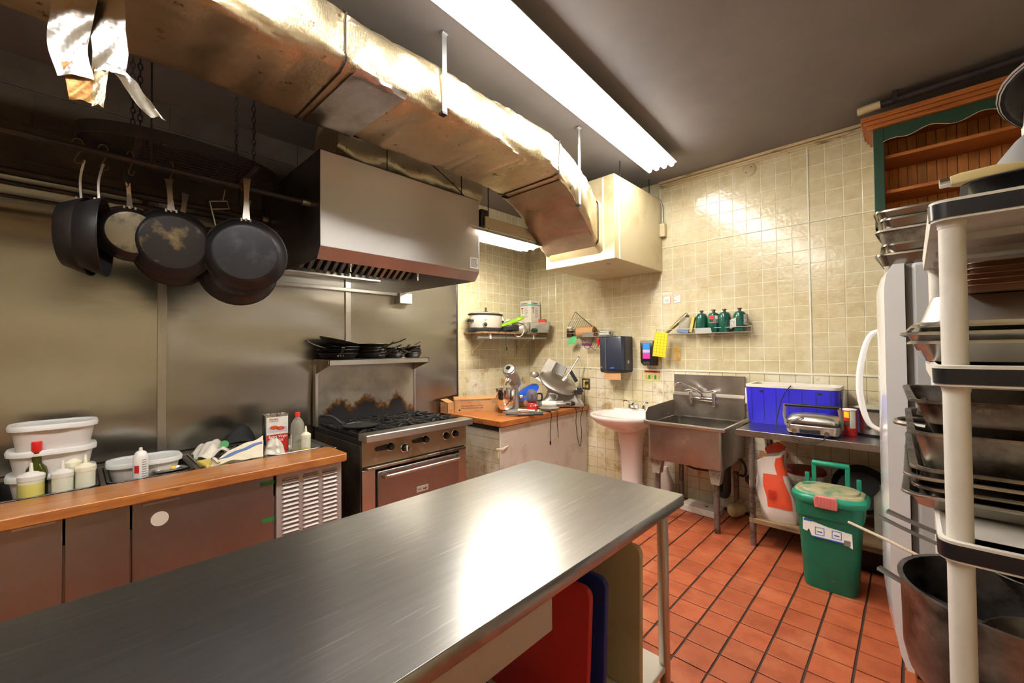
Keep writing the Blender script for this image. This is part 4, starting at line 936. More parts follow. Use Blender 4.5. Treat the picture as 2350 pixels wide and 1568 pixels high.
# things around them
t = thing('salad_bowl', 'blue plastic lid leaning behind the mixer over a grey bowl', 'bowl', (-3.16, 3.52, W), R(40))
MB().lathe([(0, 0), (.08, 0), (.12, .05), (.14, .13), (.137, .13), (.115, .05), (.07, .006), (0, .005)], n=24).build('bowl', 'slicer_metal', t)
MB(TR((.02, -.02, .155), R(20), R(-30))).lathe([(0, .03), (.09, .028), (.14, .012), (.15, 0), (.145, -.004), (.09, .02), (0, .022)], n=28).build('lid', 'blue_plastic', t)
t = thing('wrap_roll', 'white roll of plastic film on a brown core in front of the slicer', 'roll', (-2.86, 3.60, W + .042), R(40))
MB().cyl((-.10, 0, 0), (.13, -.0, .0), .032, n=20).build('roll', 'paper_white', t); MB().cyl((.128, 0, 0), (.1315, 0, 0), .014, n=12).build('core', 'cardboard_in', t)
t = thing('drip_plate', 'clear shallow plate lying in front of the slicer', 'plate', (-2.80, 3.49, W), R(40))
MB().lathe([(0, 0), (.08, 0), (.11, .018), (.112, .02), (.108, .02), (.08, .004), (0, .003)], n=24).build('plate', 'clear_plastic', t)
t = thing('hand_blender', 'grey and black stick blender lying on the worktop at the slicer', 'blender', (-2.72, 3.70, W + .045), R(52))
MB().loft([[Vector((x, y * s, z * s)) for y, z in [(.024 * math.cos(q), .022 * math.sin(q)) for q in [2 * math.pi * i / 14 for i in range(14)]]] for x, s in ((-.12, .8), (-.11, 1), (.0, 1.08), (.04, 1.0))]).build('body', 'mixer_grey', t)
MB().cyl((.04, 0, 0), (.085, 0, 0), .026, .020, n=14).build('collar', 'black_plastic', t)
MB().box((-.02, -.026, -.008), (.03, -.02, .008)).build('switch', 'black_plastic', t, .003)
t = thing('blending_rod', 'tapered steel blender shaft lying on the worktop', 'blender', (-2.82, 3.16, W + .022), R(35))
MB().tube([(-.09, 0, 0), (-.05, 0, 0), (.03, 0, 0), (.08, 0, .0)], [.024, .022, .012, .010], 12).build('shaft', 'steel', t)
t = thing('scoop', 'round chrome scoop with a black handle on the worktop', 'scoop', (-2.74, 3.24, W + .026), R(50))
MB().lathe([(0, -.025), (.018, -.02), (.027, 0), (.024, 0), (.015, -.016), (0, -.020)], n=16).build('bowl', 'chrome', t)
MB().tube([(.024, 0, 0), (.06, 0, -.006), (.13, 0, -.012)], [.006, .010, .010], 8).build('handle', 'black_plastic', t)
for i, (x, y, a, L, lab) in enumerate(((-2.735, 2.93, 52, .15, 'black-handled knife lying nearest the edge of the worktop'), (-2.70, 3.02, 48, .16, 'longest of the black-handled knives on the worktop'), (-2.74, 3.10, 44, .14, 'black-handled knife with a steel-capped end on the worktop'), (-2.86, 2.90, 30, .12, 'black peeler handle lying against the mixer base'))):
    t = thing('kitchen_knife', lab, 'knife', (x, y, W + .011), R(a), 'knives on the worktop')
    MB().loft([rr(.022, .016, .006, z) for z in (0, L * .5, L)]).build('handle', 'black_plastic', t).matrix_basis = TR((0, 0, 0), 0, R(90))
    MB().prism([(0, -.011), (0, .011), (-.11, .010), (-.15, -.009)], -.001, .001).build('blade', 'steel', t)
t = thing('wire_whisk', 'wire whisk with a wooden handle behind the cartons', 'whisk', (-3.36, 3.02, W + .05), R(60))
w = MB()
for k in range(5): w.tube([(.16 * s_ - .2, .05 * math.sin(math.pi * s_) * math.cos(k * .63), .05 * math.sin(math.pi * s_) * math.sin(k * .63)) for s_ in [i / 10 for i in range(11)]], .0015, 4)
w.build('wires', 'steel_handle', t); MB().cyl((-.04, 0, 0), (.10, 0, 0), .013, .016, n=10).build('handle', 'yellow_foam', t)
t = thing('black_tongs', 'tangle of black tongs and cord behind the mixer', 'tongs', (-3.25, 3.12, W + .05), R(50))
MB().tube(smoothpath([(-.08, 0, 0), (-.02, .01, .03), (.05, .0, .05), (.09, .01, .06), (.06, .02, .03), (0, .0, .02), (-.07, .02, .01)]), .007, 6).build('arms', 'black_plastic', t)
def cord(label, pts, plug, cat='cord'):
    t = wthing('power_cord', label, cat, pts[-1], 'black cords'); P = smoothpath(pts, 6)
    MB().tube(P, .0035, 6).build('cable', 'black_rubber', t)
    if plug:
        e = Vector(pts[-1]); pl = MB().loft([[Vector(p) + e for p in rr(.016, .012, .005, -z)] for z in (-.004, .012, .03)] if plug == 1 else [[Vector(p) + e for p in rr(.012, .012, .005, -z)] for z in (0, .03, .05)]).build('plug', 'black_rubber' if plug == 1 else 'ivory_knob', t)
        for s in (-.004, .004): MB().box((e.x - .001, e.y + s - .001, e.z - .048 if plug == 1 else e.z - .066), (e.x + .001, e.y + s + .001, e.z - .028 if plug == 1 else e.z - .048)).build('prong', 'chrome', pl)
X = -2.655
cord('cord with a black plug hanging down the white cabinet, leftmost of the cords', [(-2.88, 3.36, .81), (-2.78, 3.36, .806), (-2.70, 3.33, .806), (X, 3.345, .79), (X - .02, 3.36, .70), (X - .025, 3.355, .60), (X - .02, 3.35, .50)], 1)
cord('cord with a taped plug hanging second along the white cabinet', [(-2.92, 3.40, .81), (-2.80, 3.46, .806), (-2.70, 3.44, .806), (X, 3.45, .79), (X - .02, 3.465, .70), (X - .02, 3.475, .60), (X - .02, 3.48, .52)], 2)
cord('cord looping down the cabinet from the wall socket to the stick blender', [(-2.67, 3.76, .845), (X - .01, 3.76, .83), (X, 3.78, .76), (X - .02, 3.80, .62), (X - .02, 3.83, .45), (X - .03, 3.89, .36), (X - .02, 3.905, .50), (X - .02, 3.89, .66), (-2.66, 3.93, .82), (-2.69, 4.0, .95), (-2.71, 4.035, 1.04)], 0)

# ---------------------------------------------------------------- shelf on the left wall
t = wthing('wall_shelf', 'wooden shelf on metal brackets, on the tiled wall in the corner', 'shelf', (-3.41, 3.3, 1.61))
MB().box((-3.543, 2.945, 1.612), (-3.215, 3.99, 1.632)).build('board', 'old_wood', t, .003)
for y in (3.07, 3.80):
    b = MB(); b.box((-3.543, y - .013, 1.38), (-3.535, y + .013, 1.612)).box((-3.543, y - .013, 1.604), (-3.25, y + .013, 1.612)); b.cyl((-3.535, y, 1.42), (-3.27, y, 1.604), .006, n=6); b.build('bracket', 'trim_paint', t)
MB().cyl((-3.25, 2.89, 1.565), (-3.25, 4.0, 1.575), .014, n=12).build('hanging_rod', 'zinc', t)
for y in (3.06, 3.76): MB().box((-3.265, y - .01, 1.555), (-3.235, y + .01, 1.612)).build('rod_clip', 'white_plastic', t, .003)
Z = 1.633
t = thing('slow_cooker', 'oval beige slow cooker with a black lid rim, on the wall shelf', 'slow cooker', (-3.375, 3.12, Z), R(86))
ov = dict(sx=1., sy=.62)
MB().lathe([(0, .0), (.185, .0), (.20, .012), (.205, .04), (.203, .045), (0, .045)], n=36, **ov).build('base', 'black_plastic', t)
MB().lathe([(.198, .045), (.202, .055), (.207, .175), (.204, .18), (0, .18)], n=36, **ov).build('body', 'crock', t)
MB().lathe([(.205, .178), (.222, .182), (.224, .19), (.215, .198), (.20, .198), (.198, .185)], n=36, **ov).build('rim', 'black_plastic', t)
l = MB().lathe([(.212, .196), (.20, .205), (.12, .217), (.05, .222), (0, .223)], n=36, **ov).build('lid', 'smoky_plastic', t)
l.data.materials[0] = mat('lid_glass', rgb(150, 146, 128), .15, 0, coat=.5)
MB().lathe([(.03, .221), (.026, .228), (.010, .232), (.010, .245), (.013, .26), (.008, .272), (0, .273)], n=14).build('lid_knob', 'black_plastic', l)
for s in (-1, 1): MB().tube(smoothpath([(s * .20, -.04, .12), (s * .225, -.03, .12), (s * .232, 0, .122), (s * .225, .03, .12), (s * .20, .04, .12)], 3), .013, 7).build('handle', 'black_plastic', t)
k = MB(TR((-.10, -.114, .075), R(90))).lathe([(0, .018), (.014, .018), (.017, .0), (.026, .0), (.026, -.01), (0, -.01)], n=16).build('dial', 'black_plastic', t)
MB(TR((-.10, -.113, .075), R(90))).lathe([(.022, .006), (.026, .006), (.026, 0), (.022, 0)], n=16).build('dial_ring', 'chrome', k)
lines(MB(), (-.13, -.1262, .125), (1, 0, 0), (0, 0, 1), .05, 1, .01, .006, .0006).build('print', 'ink_grey', t)
cord('black cord and plug of the slow cooker hanging below the shelf', [(-3.31, 3.30, 1.70), (-3.215, 3.26, 1.67), (-3.20, 3.255, 1.58), (-3.202, 3.25, 1.52), (-3.20, 3.265, 1.46)], 1)
t = thing('mandoline', 'lime green kitchen mandoline lying on the clutter of the shelf', 'mandoline', (-3.27, 3.39, Z + .065), R(52))
Mx = TR((0, 0, .045), R(12), R(-18))
MB(Mx).box((-.13, -.05, -.012), (.09, .05, .016)).build('plate', 'lime', t, .005)
MB(Mx).tube(smoothpath([(.08, -.035, .007), (.13, -.04, .007), (.165, 0, .007), (.13, .04, .007), (.08, .035, .007)], 5), .013, 8).build('handle', 'lime', t)
MB(Mx).box((-.06, -.03, .014), (-.02, .03, .018)).build('blade', 'steel', t)
MB().box((-.09, -.04, -.048), (.10, .05, .012)).build('grip_box', 'dispenser_dark', t, .01)
t = thing('small_appliance', 'grey and white hand mixer lying under the lime mandoline', 'hand mixer', (-3.27, 3.53, Z), R(50))
MB().loft([rr(.18, .08, .03, 0), rr(.20, .09, .035, .04), rr(.16, .07, .03, .085)]).build('body', 'slicer_metal', t)
MB().tube(smoothpath([(-.07, 0, .08), (-.04, 0, .12), (.04, 0, .12), (.08, 0, .075)], 4), .013, 8).build('handle', 'white_plastic', t)
MB().tube(smoothpath([(.06, -.05, .03), (.04, -.07, -.02), (.0, -.075, -.05), (-.05, -.07, -.03), (-.05, -.06, .02)]), .005, 6).build('cord', 'cloth_white', t)
t = thing('paper_bags', 'white plastic and paper bags stuffed behind the lime mandoline', 'bag', (-3.43, 3.47, Z), R(52))
MB().grid(lambda u, v: (-.13 + .26 * u, .03 * math.sin(5 * u) * (1 - v), .0 + v * (.10 + .14 * math.exp(-((u - .3) / .16) ** 2)) + .004 * bump2(u, v, 2)), 18, 10, .004).build('bag', 'paper_white', t, smooth=70)
MB().grid(lambda u, v: (.0 + .18 * u, -.05 + .03 * math.sin(4 * u + 1) * (1 - v), v * (.14 + .02 * math.sin(8 * u)) + .004 * bump2(u, v, 3)), 14, 10, .004).build('bag', 'bag_white', t, smooth=70)
def clear_tub(label, c, w, d, h, rz, fills):
    t = thing('clear_tub', label, 'container', c, rz, 'clear plastic tubs on the shelf')
    tray(MB(), w, d, h, .04, .002, .9, .008, 5).build('tub', 'clear_plastic', t, smooth=50)
    for i, (x, y, z, r, m) in enumerate(fills): MB().lathe([(0, 0), (r * .8, .002), (r, r * .5), (r * .7, r * .95), (0, r)], (x, y, z), 12).build('contents', m, t)
clear_tub('large clear plastic tub of odds and ends at the end of the shelf', (-3.225, 3.845, Z), .27, .16, .125, R(38), ((-.05, -.05, .006, .05, 'green_paint'), (.04, .02, .006, .055, 'propane_green'), (.09, -.03, .004, .04, 'tray_brown'), (-.08, .03, .006, .045, 'ivory_knob'), (.0, 0, .045, .05, 'green_paint')))
clear_tub('smaller smoky clear tub between the appliance and the large tub', (-3.285, 3.655, Z), .12, .12, .11, R(38), ((0, 0, .004, .05, 'dispenser_dark'), (.02, .03, .03, .03, 'yellow_foam')))
t = thing('appliance_box', 'white kitchen appliance box with a turquoise stripe standing in the corner', 'box', (-3.425, 3.915, Z), R(-2))
bw, bdp, bh = .18, .165, .40; bo = bh - .24
MB().box((-bw / 2, -bdp / 2, 0), (bw / 2, bdp / 2, bh)).build('carton', 'box_white', t, .002)
for o_, r_ in (((-bw / 2, -bdp / 2 - .0006, 0), (1, 0, 0)), ((bw / 2 + .0006, -bdp / 2, 0), (0, 1, 0))):
    w_ = bw if r_[0] else bdp; o_ = Vector(o_); r_ = Vector(r_)
    plate(MB(), o_ + Vector((0, 0, bo + .178)), r_, (0, 0, 1), w_, .016, .0006).build('stripe', 'teal_print', t)
    lettering('lettering', 'Cuisinart', .030, o_ + r_ * .014 + Vector((0, 0, bo + .20)) + r_.cross(Vector((0, 0, 1))) * .0012, r_, (0, 0, 1), 'ink_black', t, bold=.0006)
    lines(MB(), o_ + r_ * .075 + Vector((0, 0, bo + .149)), r_, (0, 0, 1), .06, 9, .014, .004, .0008).build('print', 'ink_grey', t)
    plate(MB(), o_ + r_ * .018 + Vector((0, 0, bo + .144)), r_, (0, 0, 1), .04, .012, .0009).build('picture', 'ink_red', t)
    plate(MB(), o_ + r_ * .034 + Vector((0, 0, bo + .086)), r_, (0, 0, 1), .010, .056, .0009).build('picture', 'ink_grey', t)
t = thing('red_carton', 'small red carton tucked beside the appliance box in the corner', 'box', (-3.235, 3.925, Z + .105), R(30))
MB().box((-.045, -.035, 0), (.045, .035, .062)).build('carton', 'ink_red', t, .003)

# ---------------------------------------------------------------- wire racks on the back wall
def wire_rack(label, x0, x1, z, y0=3.93, y1=4.045):
    t = wthing('wire_rack', label, 'rack', ((x0 + x1) / 2, 4.0, z), 'small wire racks on the tiled wall')
    f = MB()
    for zz in (z, z + .045):
        f.tube([(x0, y1, zz), (x0, y0, zz), (x1, y0, zz), (x1, y1, zz)], .003, 5)
    for s, x in ((-1, x0), (1, x1)): f.tube([(x, y0, z), (x + s * .03, y0, z), (x + s * .03, y0, z + .05), (x, y0, z + .05)], .003, 5)
    f.tube([(x0, y1, z), (x1, y1, z)], .003, 5); f.build('frame', 'zinc', t)
    w = MB(); n = int((x1 - x0) / .028)
    for i in range(1, n): w.cyl((x0 + (x1 - x0) * i / n, y0, z - .003), (x0 + (x1 - x0) * i / n, y1, z - .003), .0017, n=4)
    w.build('floor_wires', 'zinc', t)
    c = (x0 + x1) / 2 + .02
    MB().box((c - .07, y0 - .004, z - .004), (c + .075, y0 - .001, z + .042)).build('name_plate', 'zinc', t, .001)
    MB().box((x1 - .22, y1, z + .0), (x1 - .05, YB - .004, z + .07)).build('wall_bracket', 'zinc', t)
    return t
wire_rack('wire rack above the paper towel dispenser, with a cooling grid in it', -2.93, -2.30, 1.572)
wire_rack('wire rack holding the green gas cylinders', -1.77, -1.00, 1.572)
t = wthing('cooling_grid', 'dark wire cooling grid tipped on its corner in the wire rack', 'wire grid', (-2.7, 3.97, 1.6))
A, B, C_ = Vector((-2.90, 3.985, 1.70)), Vector((-2.795, 3.985, 1.865)), Vector((-2.42, 3.965, 1.585)); D = A + C_ - B
MB().tube([A, B, C_, D], .0035, 5, True).build('frame', 'dark_pipe', t)
g = MB()
for i in range(1, 18): f = i / 18; g.cyl(A.lerp(D, f), B.lerp(C_, f), .0018, n=4)
g.build('wires', 'dark_pipe', t)
t = thing('spice_jar', 'glass jar of brown spice with a white lid in the wire rack', 'jar', (-2.865, 3.975, 1.576))
MB().lathe([(0, 0), (.038, 0), (.04, .01), (.04, .085), (.034, .095), (.034, .10), (0, .10)], n=20).build('glass', 'glass_clear', t)
MB().lathe([(0, .004), (.036, .004), (.036, .07), (0, .07)], n=20).build('spice', 'tray_brown', t)
MB().lathe([(.037, .098), (.039, .10), (.039, .118), (0, .12)], n=20).build('lid', 'white_plastic', t)
t = thing('kraft_roll', 'roll of brown paper towel lying in the wire rack', 'paper roll', (-2.655, 3.985, 1.63), R(4))
MB().cyl((-.10, 0, 0), (.11, 0, 0), .058, n=24).build('roll', 'kraft', t); MB().cyl((.109, 0, 0), (.112, 0, 0), .02, n=12).build('core', 'cardboard_in', t)
t = thing('tape_roll', 'small white roll of labels at the end of the wire rack', 'roll', (-2.395, 3.97, 1.605), R(4))
MB().cyl((-.06, 0, 0), (.055, 0, 0), .027, n=18).build('roll', 'paper_white', t); MB().cyl((.054, 0, 0), (.057, 0, 0), .011, n=10).build('core', 'cardboard_in', t)
t = thing('green_tag', 'bright green plastic tag hanging below the wire rack', 'tag', (-2.80, 3.925, 1.49), R(3))
MB().prism([(-.06, 0), (.03, .005), (.06, .06), (.05, .09), (.0, .09), (-.045, .055)], -.002, .002, 'y').build('tag', 'ink_green', t).data.materials[0] = mat('tag_green', rgb(86, 190, 120), .4)
t = thing('comb_tool', 'purple toothed icing comb hanging on bent wire under the rack', 'icing comb', (-2.60, 3.93, 1.50))
c = MB().box((-.075, -.003, -.015), (.06, .003, .003))
for i in range(8): c.box((-.07 + i * .017, -.003, -.03), (-.06 + i * .017, .003, -.014))
c.build('comb', 'purple', t)
MB().tube(smoothpath([(-.10, 0, .06), (-.06, 0, .01), (-.03, 0, -.05), (.02, 0, -.06), (.04, 0, -.03), (.08, 0, .06)], 4), .003, 5).build('wire', 'dark_pipe', t)
t = thing('chili_charm', 'little red pepper charm with a blue tag hanging from the rack', 'charm', (-2.46, 3.925, 1.46))
MB().tube(smoothpath([(0, 0, .10), (0, 0, .07), (.004, 0, .03), (-.004, 0, 0)], 4), [.006, .014, .018, .02, .02, .018, .016, .014, .012, .010, .007, .004, .003], 8).build('pepper', 'ink_red', t)
MB().obox((.03, 0, .085), (.03, .006, .02), Matrix.Rotation(R(30), 3, 'Y')).build('tag', 'ink_blue', t)
def cylinder(label, x, y, lab=None):
    t = thing('gas_cylinder', label, 'gas cylinder', (x, y, 1.5735), random.uniform(0, 6), 'green camping gas cylinders')
    MB().lathe([(0, .0), (.035, .0), (.048, .008), (.05, .02), (.05, .135), (.047, .158), (.036, .175), (.018, .182), (0, .183)], n=26).build('tank', 'propane_green', t)
    MB().lathe([(.012, .18), (.012, .195), (.017, .197), (.017, .207), (.012, .21), (0, .21)], n=14).build('cap', 'steel_dark', t)
    return t
cylinder('plain green gas cylinder standing nearest the blue packet', -1.395, 3.99)
t = cylinder('green gas cylinder with a printed label around its shoulder', -1.285, 3.975); t.rotation_euler.z = 0
a = math.atan2(-3.975, 1.285)
for m, a0, a1, z0, z1 in (('ink_grey', -1.1, 1.1, .085, .155), ('ink_red', -.8, -.1, .125, .15), ('ink_black', -.75, -.1, .095, .12), ('ink_white', .25, .7, .12, .15), ('ink_green', -1.1, -.75, .09, .125)): arc_patch(MB(), .05, a + a0, a + a1, z0, z1, 10, .0006 if m == 'ink_grey' else .0012).build('label', m, t)
cylinder('plain green gas cylinder standing between two labelled ones', -1.195, 3.975)
t = cylinder('green gas cylinder with a torn label peeling off both sides', -1.075, 3.985); t.rotation_euler.z = 0
a = math.atan2(-3.985, 1.075)
MB().grid(lambda u, v: ((.052 + .025 * (1 - u)) * math.cos(a - 1.5 + .9 * u), (.052 + .025 * (1 - u)) * math.sin(a - 1.5 + .9 * u), .045 + .08 * v - .02 * (1 - u)), 8, 4, .001).build('torn_label', 'ink_grey', t).data.materials[0] = mat('torn_paper', rgb(186, 184, 176), .6, 0, layers=[(rgb(110, 108, 104), 90, .5, .6)])
MB().grid(lambda u, v: ((.051 + .012 * u) * math.cos(a + .6 + .7 * u), (.051 + .012 * u) * math.sin(a + .6 + .7 * u), .06 + .09 * v), 8, 4, .001).build('torn_label', 'ink_grey', t).data.materials[0] = MATS['torn_paper']
t = thing('brass_tube', 'long tapered brass torch tube leaning on the rack', 'torch', (-1.72, 3.97, 1.585))
MB().cyl((.0, 0, 0), (.20, .02, .17), .012, .026, n=14).build('tube', 'chrome', t).data.materials[0] = mat('brass_dull', (.30, .23, .11), .35, .9)
t = thing('blue_packet', 'clear blister packet with a blue base leaning beside the gas cylinders', 'packet', (-1.555, 3.97, 1.58), R(4))
MB(TR((0, 0, 0), R(0), R(8))).box((-.05, -.015, .03), (.045, .025, .15)).build('packet', 'clear_plastic', t, .01)
MB(TR((0, 0, 0), R(0), R(8))).box((-.06, -.02, .0), (.05, .03, .04)).build('blue_base', 'blue_plastic', t, .006).data.materials[0] = mat('packet_blue', rgb(120, 140, 176), .4)
MB(TR((.055, .0, 0), 0, R(12))).box((0, -.02, .01), (.022, .03, .15)).build('card', 'yellow_foam', t)
t = thing('fly_card', 'yellow gridded sticky fly card hanging from the wire rack', 'fly trap', (-1.745, 3.915, 1.59), R(2))
Mx = TR((0, 0, 0), 0, R(7))
MB(Mx).box((-.065, -.001, -.235), (.065, .001, 0)).build('card', 'yellow_card', t)
g = MB(Mx)
for i in range(5): g.box((-.062 + i * .031, -.0016, -.225), (-.0605 + i * .031, -.0008, -.006))
for i in range(8): g.box((-.062, -.0016, -.222 + i * .03), (.062, -.0008, -.2205 + i * .03))
g.build('printed_grid', 'ink_black', t); MB().tube([(0, 0, -.005), (.0, .005, .02), (.02, .01, .03)], .002, 5).build('string', 'cloth_white', t)

# ---------------------------------------------------------------- dispensers, tags, signs, socket
t = wthing('towel_dispenser', 'dark blue-black paper towel dispenser with a brown towel hanging out', 'dispenser', (-2.27, 3.95, 1.17))
def disp_loop(z, g=0): return [Vector(p) for p in ((-2.415 - g, YB - .004, z), (-2.415 - g, 3.885, z), (-2.39, 3.86 - g, z), (-2.28, 3.848 - g, z), (-2.15, 3.86 - g, z), (-2.122 + g, 3.89, z), (-2.122 + g, YB - .004, z))]
MB().loft([disp_loop(1.235 if False else 1.215), disp_loop(1.24), disp_loop(1.55), disp_loop(1.565, -.006)]).build('cover', 'dispenser', t, .006)
MB().loft([[Vector((p.x, p.y, 1.19 - .25 * (3.95 - p.y) * 0)) for p in disp_loop(0, -.012)], disp_loop(1.216)]).build('lower_case', 'dispenser_dark', t)
MB().box((-2.325, 3.846, 1.22), (-2.319, 3.85, 1.555)).build('seam_line', 'trim_paint', t).data.materials[0] = MATS['steel_brown']
MB().box((-2.36, 3.875, 1.115), (-2.165, 3.879, 1.205)).build('towel', 'kraft', t)
MB(TR((-2.121, 3.955, 1.30), 0, R(90))).lathe([(0, .004), (.017, .004), (.019, 0), (0, 0)], n=16).build('lock', 'steel_handle', t)
MB().box((-2.27, 3.847, 1.232), (-2.225, 3.850, 1.247)).build('blue_logo', 'ink_blue', t)
lettering('lettering', 'TX', .02, (-2.395, 3.859, 1.235), (1, -.12, 0), (0, 0, 1), 'ink_white', t)
t = wthing('soap_dispenser', 'small black soap dispenser with a colourful window on the tiled wall', 'dispenser', (-1.91, 4.0, 1.27))
MB().loft([[Vector(p) for p in ((-1.985, YB - .004, z), (-1.985 + g, 3.945 + g, z), (-1.845 - g, 3.945 + g, z), (-1.845, YB - .004, z))] for z, g in ((1.265, .02), (1.30, .002), (1.50, 0), (1.515, .008))]).build('case', 'dispenser_dark', t, .005)
plate(MB(), (-1.955, 3.9435, 1.335), (1, 0, 0), (0, 0, 1), .075, .155, .001).build('window', 'screen_blue', t)
plate(MB(), (-1.955, 3.9425, 1.335), (1, 0, 0), (0, 0, 1), .075, .05, .0012).build('window_print', 'magenta', t)
plate(MB(), (-1.955, 3.9425, 1.395), (1, 0, 0), (0, 0, 1), .075, .03, .0012).build('window_print', 'cloth_white', t).data.materials[0] = mat('print_lilac2', rgb(190, 170, 206), .4)
MB().box((-1.95, 3.935, 1.268), (-1.88, 3.95, 1.305)).build('push_bar', 'black_plastic', t, .006)
def blotch(label, cx, cz, w, h, seed, m):
    random.seed(seed); p = []
    for i in range(18):
        a = 2 * math.pi * i / 18; r = 1 - .45 * random.random(); p.append((cx + w * r * math.cos(a), cz + h * r * math.sin(a)))
    MB().prism(p, YB - .0048, YB - .0032, 'y').build('glue_mark', m, wb, smooth=0)
blotch('', -2.015, 1.40, .05, .14, 3, 'stain_gold'); blotch('', -1.66, 1.39, .05, .12, 5, 'stain_gold'); blotch('', -1.82, 1.38, .03, .10, 8, 'stain_gold')
random.seed(11)
t = wthing('handwash_sign', 'small laminated handwashing sign below the soap dispenser', 'sign', (-1.9, 4.05, 1.11))
plate(MB(), (-1.995, YB - .0045, 1.105), (1, 0, 0), (0, 0, 1), .165, .085, .0012).build('sheet', 'sign_paper', t)
plate(MB(), (-1.995, YB - .0058, 1.19), (1, 0, 0), (0, 0, 1), .165, .022, .0012).build('header', 'sign_red', t)
lines(MB(), (-1.985, YB - .0072, 1.198), (1, 0, 0), (0, 0, 1), .145, 1, .01, .009, .0005).build('print', 'ink_black', t)
for i in range(5): plate(MB(), (-1.985 + i * .032, YB - .0058, 1.125), (1, 0, 0), (0, 0, 1), .022, .04, .0008).build('picture', 'ink_green' if i % 2 else 'skin_tan', t)
for x, s, lab in ((-1.785, 'T3', 'small white paper tag marked T3 on the tiled wall'), (-1.68, 'R1', 'small white paper tag marked R1 on the tiled wall')):
    t = wthing('paper_tag', lab, 'tag', (x, 4.05, 1.88), 'paper tags on the wall')
    plate(MB(), (x - .003, YB - .0040, 1.877), (1, 0, 0), (0, 0, 1), .076, .086, .0006).build('border', 'pink_latch', t)
    plate(MB(), (x, YB - .0044, 1.88), (1, 0, 0), (0, 0, 1), .07, .08, .0006).build('paper', 'paper_white', t)
    lines(MB(), (x + .016, YB - .0052, 1.947), (1, 0, 0), (0, 0, 1), .045, 1, .008, .003, .0005).build('print', 'ink_grey', t)
    plate(MB(), (x + .004, YB - .0052, 1.944), (1, 0, 0), (0, 0, 1), .008, .008, .0005).build('mark', 'ink_red', t)
    lettering('lettering', s, .032 if s == 'T3' else .022, (x + (.018 if s == 'T3' else .004), YB - .0056, 1.898), (1, 0, 0), (0, 0, 1), 'ink_black', t)
t = wthing('wall_socket', 'double wall socket with a plug in it, on a dark plate above the worktop', 'socket', (-2.70, 4.05, 1.03))
MB().box((-2.76, YB - .012, .975), (-2.655, YB - .003, 1.10)).build('plate', 'outlet_plate', t, .003)
for x in (-2.725, -2.69): MB().box((x - .014, YB - .015, .995), (x + .014, YB - .011, 1.08)).build('outlet', 'outlet_ivory', t, .003)
MB().cyl((-2.69, YB - .012, 1.055), (-2.69, YB - .04, 1.05), .016, n=12).build('plug', 'black_rubber', t)

# ---------------------------------------------------------------- pedestal sink
t = wthing('pedestal_sink', 'white porcelain pedestal washbasin under the towel dispenser', 'sink', (-2.05, 3.78, 0))
cx, cy = -2.05, 3.76
def sink_loop(z, s, f=1., n=40, dy=0.):
    out = []
    for i in range(n):
        a = 2 * math.pi * i / n; x = .335 * s * math.copysign(abs(math.cos(a)) ** .8, math.cos(a)); y = (.27 if math.sin(a) > 0 else .33) * s * f * math.copysign(abs(math.sin(a)) ** .85, math.sin(a))
        out.append(Vector((cx + x, min(cy + y + dy, YB - .006), z)))
    return out
MB().loft([sink_loop(.63, .36), sink_loop(.66, .55), sink_loop(.71, .82), sink_loop(.76, .97), sink_loop(.785, 1.0), sink_loop(.797, .985), sink_loop(.797, .86, .92, dy=-.01), sink_loop(.77, .80, .88, dy=-.02), sink_loop(.71, .62, .8, dy=-.03), sink_loop(.675, .3, .8, dy=-.03)]).build('basin', 'porcelain', t, smooth=60)
MB().box((cx - .24, 3.93, .765), (cx + .24, YB - .006, .815)).build('deck', 'porcelain', t, .012, seg=3)
pd = []
for z, w, d in ((0, .24, .22), (.05, .23, .20), (.12, .19, .17), (.4, .20, .18), (.60, .24, .22), (.66, .28, .26)): pd.append(rr(w, d, .07, z, 5, cx, 3.86))
MB().loft(pd).build('pedestal', 'porcelain', t, smooth=50)
f = MB().box((cx - .09, 3.955, .814), (cx + .09, 4.01, .828)).build('faucet_base', 'chrome', t, .008)
MB().tube(smoothpath([(cx, 3.985, .82), (cx, 3.975, .87), (cx, 3.93, .88), (cx, 3.88, .855)], 5), [.024 - .0006 * i for i in range(16)], 10).build('spout', 'chrome', f)
for s in (-1, 1):
    MB().cyl((cx + s * .075, 3.985, .825), (cx + s * .075, 3.985, .86), .018, .016, n=12).tube(smoothpath([(cx + s * .075, 3.985, .86), (cx + s * .085, 3.98, .885), (cx + s * .115, 3.97, .893), (cx + s * .14, 3.96, .885)], 4), .009, 7).build('tap_handle', 'chrome', f)

# ---------------------------------------------------------------- steel prep sink
t = wthing('steel_sink', 'deep stainless steel utility sink on legs with a tall backsplash', 'sink', (-1.36, 3.7, 0))
SX0, SX1, SY0, SY1 = -1.655, -1.06, 3.40, 4.04
b = MB()
b.loft([rr(SX1 - SX0, SY1 - SY0, .03, z, 4, (SX0 + SX1) / 2, (SY0 + SY1) / 2) for z in (.50, .51, .80)] + [rr(SX1 - SX0 - .02, SY1 - SY0 - .02, .03, z, 4, (SX0 + SX1) / 2, (SY0 + SY1) / 2) for z in (.80, .52)]); b.build('basin', 'steel_brown', t, smooth=40).data.materials[0] = mat('sink_steel', (.46, .42, .38), .36, 1, layers=[((.33, .28, .24), 3, .45, .7), ((.6, .56, .52), 16, .62, .72)], rvar=(5, .08), bump=[(60, .03, (1, 1, 10), .003)])
MB().tube([(SX0 - .02, SY0 - .012, .812), (SX1 + .02, SY0 - .012, .812), (SX1 + .02, SY1, .812)], .017, 8).build('rolled_rim', 'steel', t)
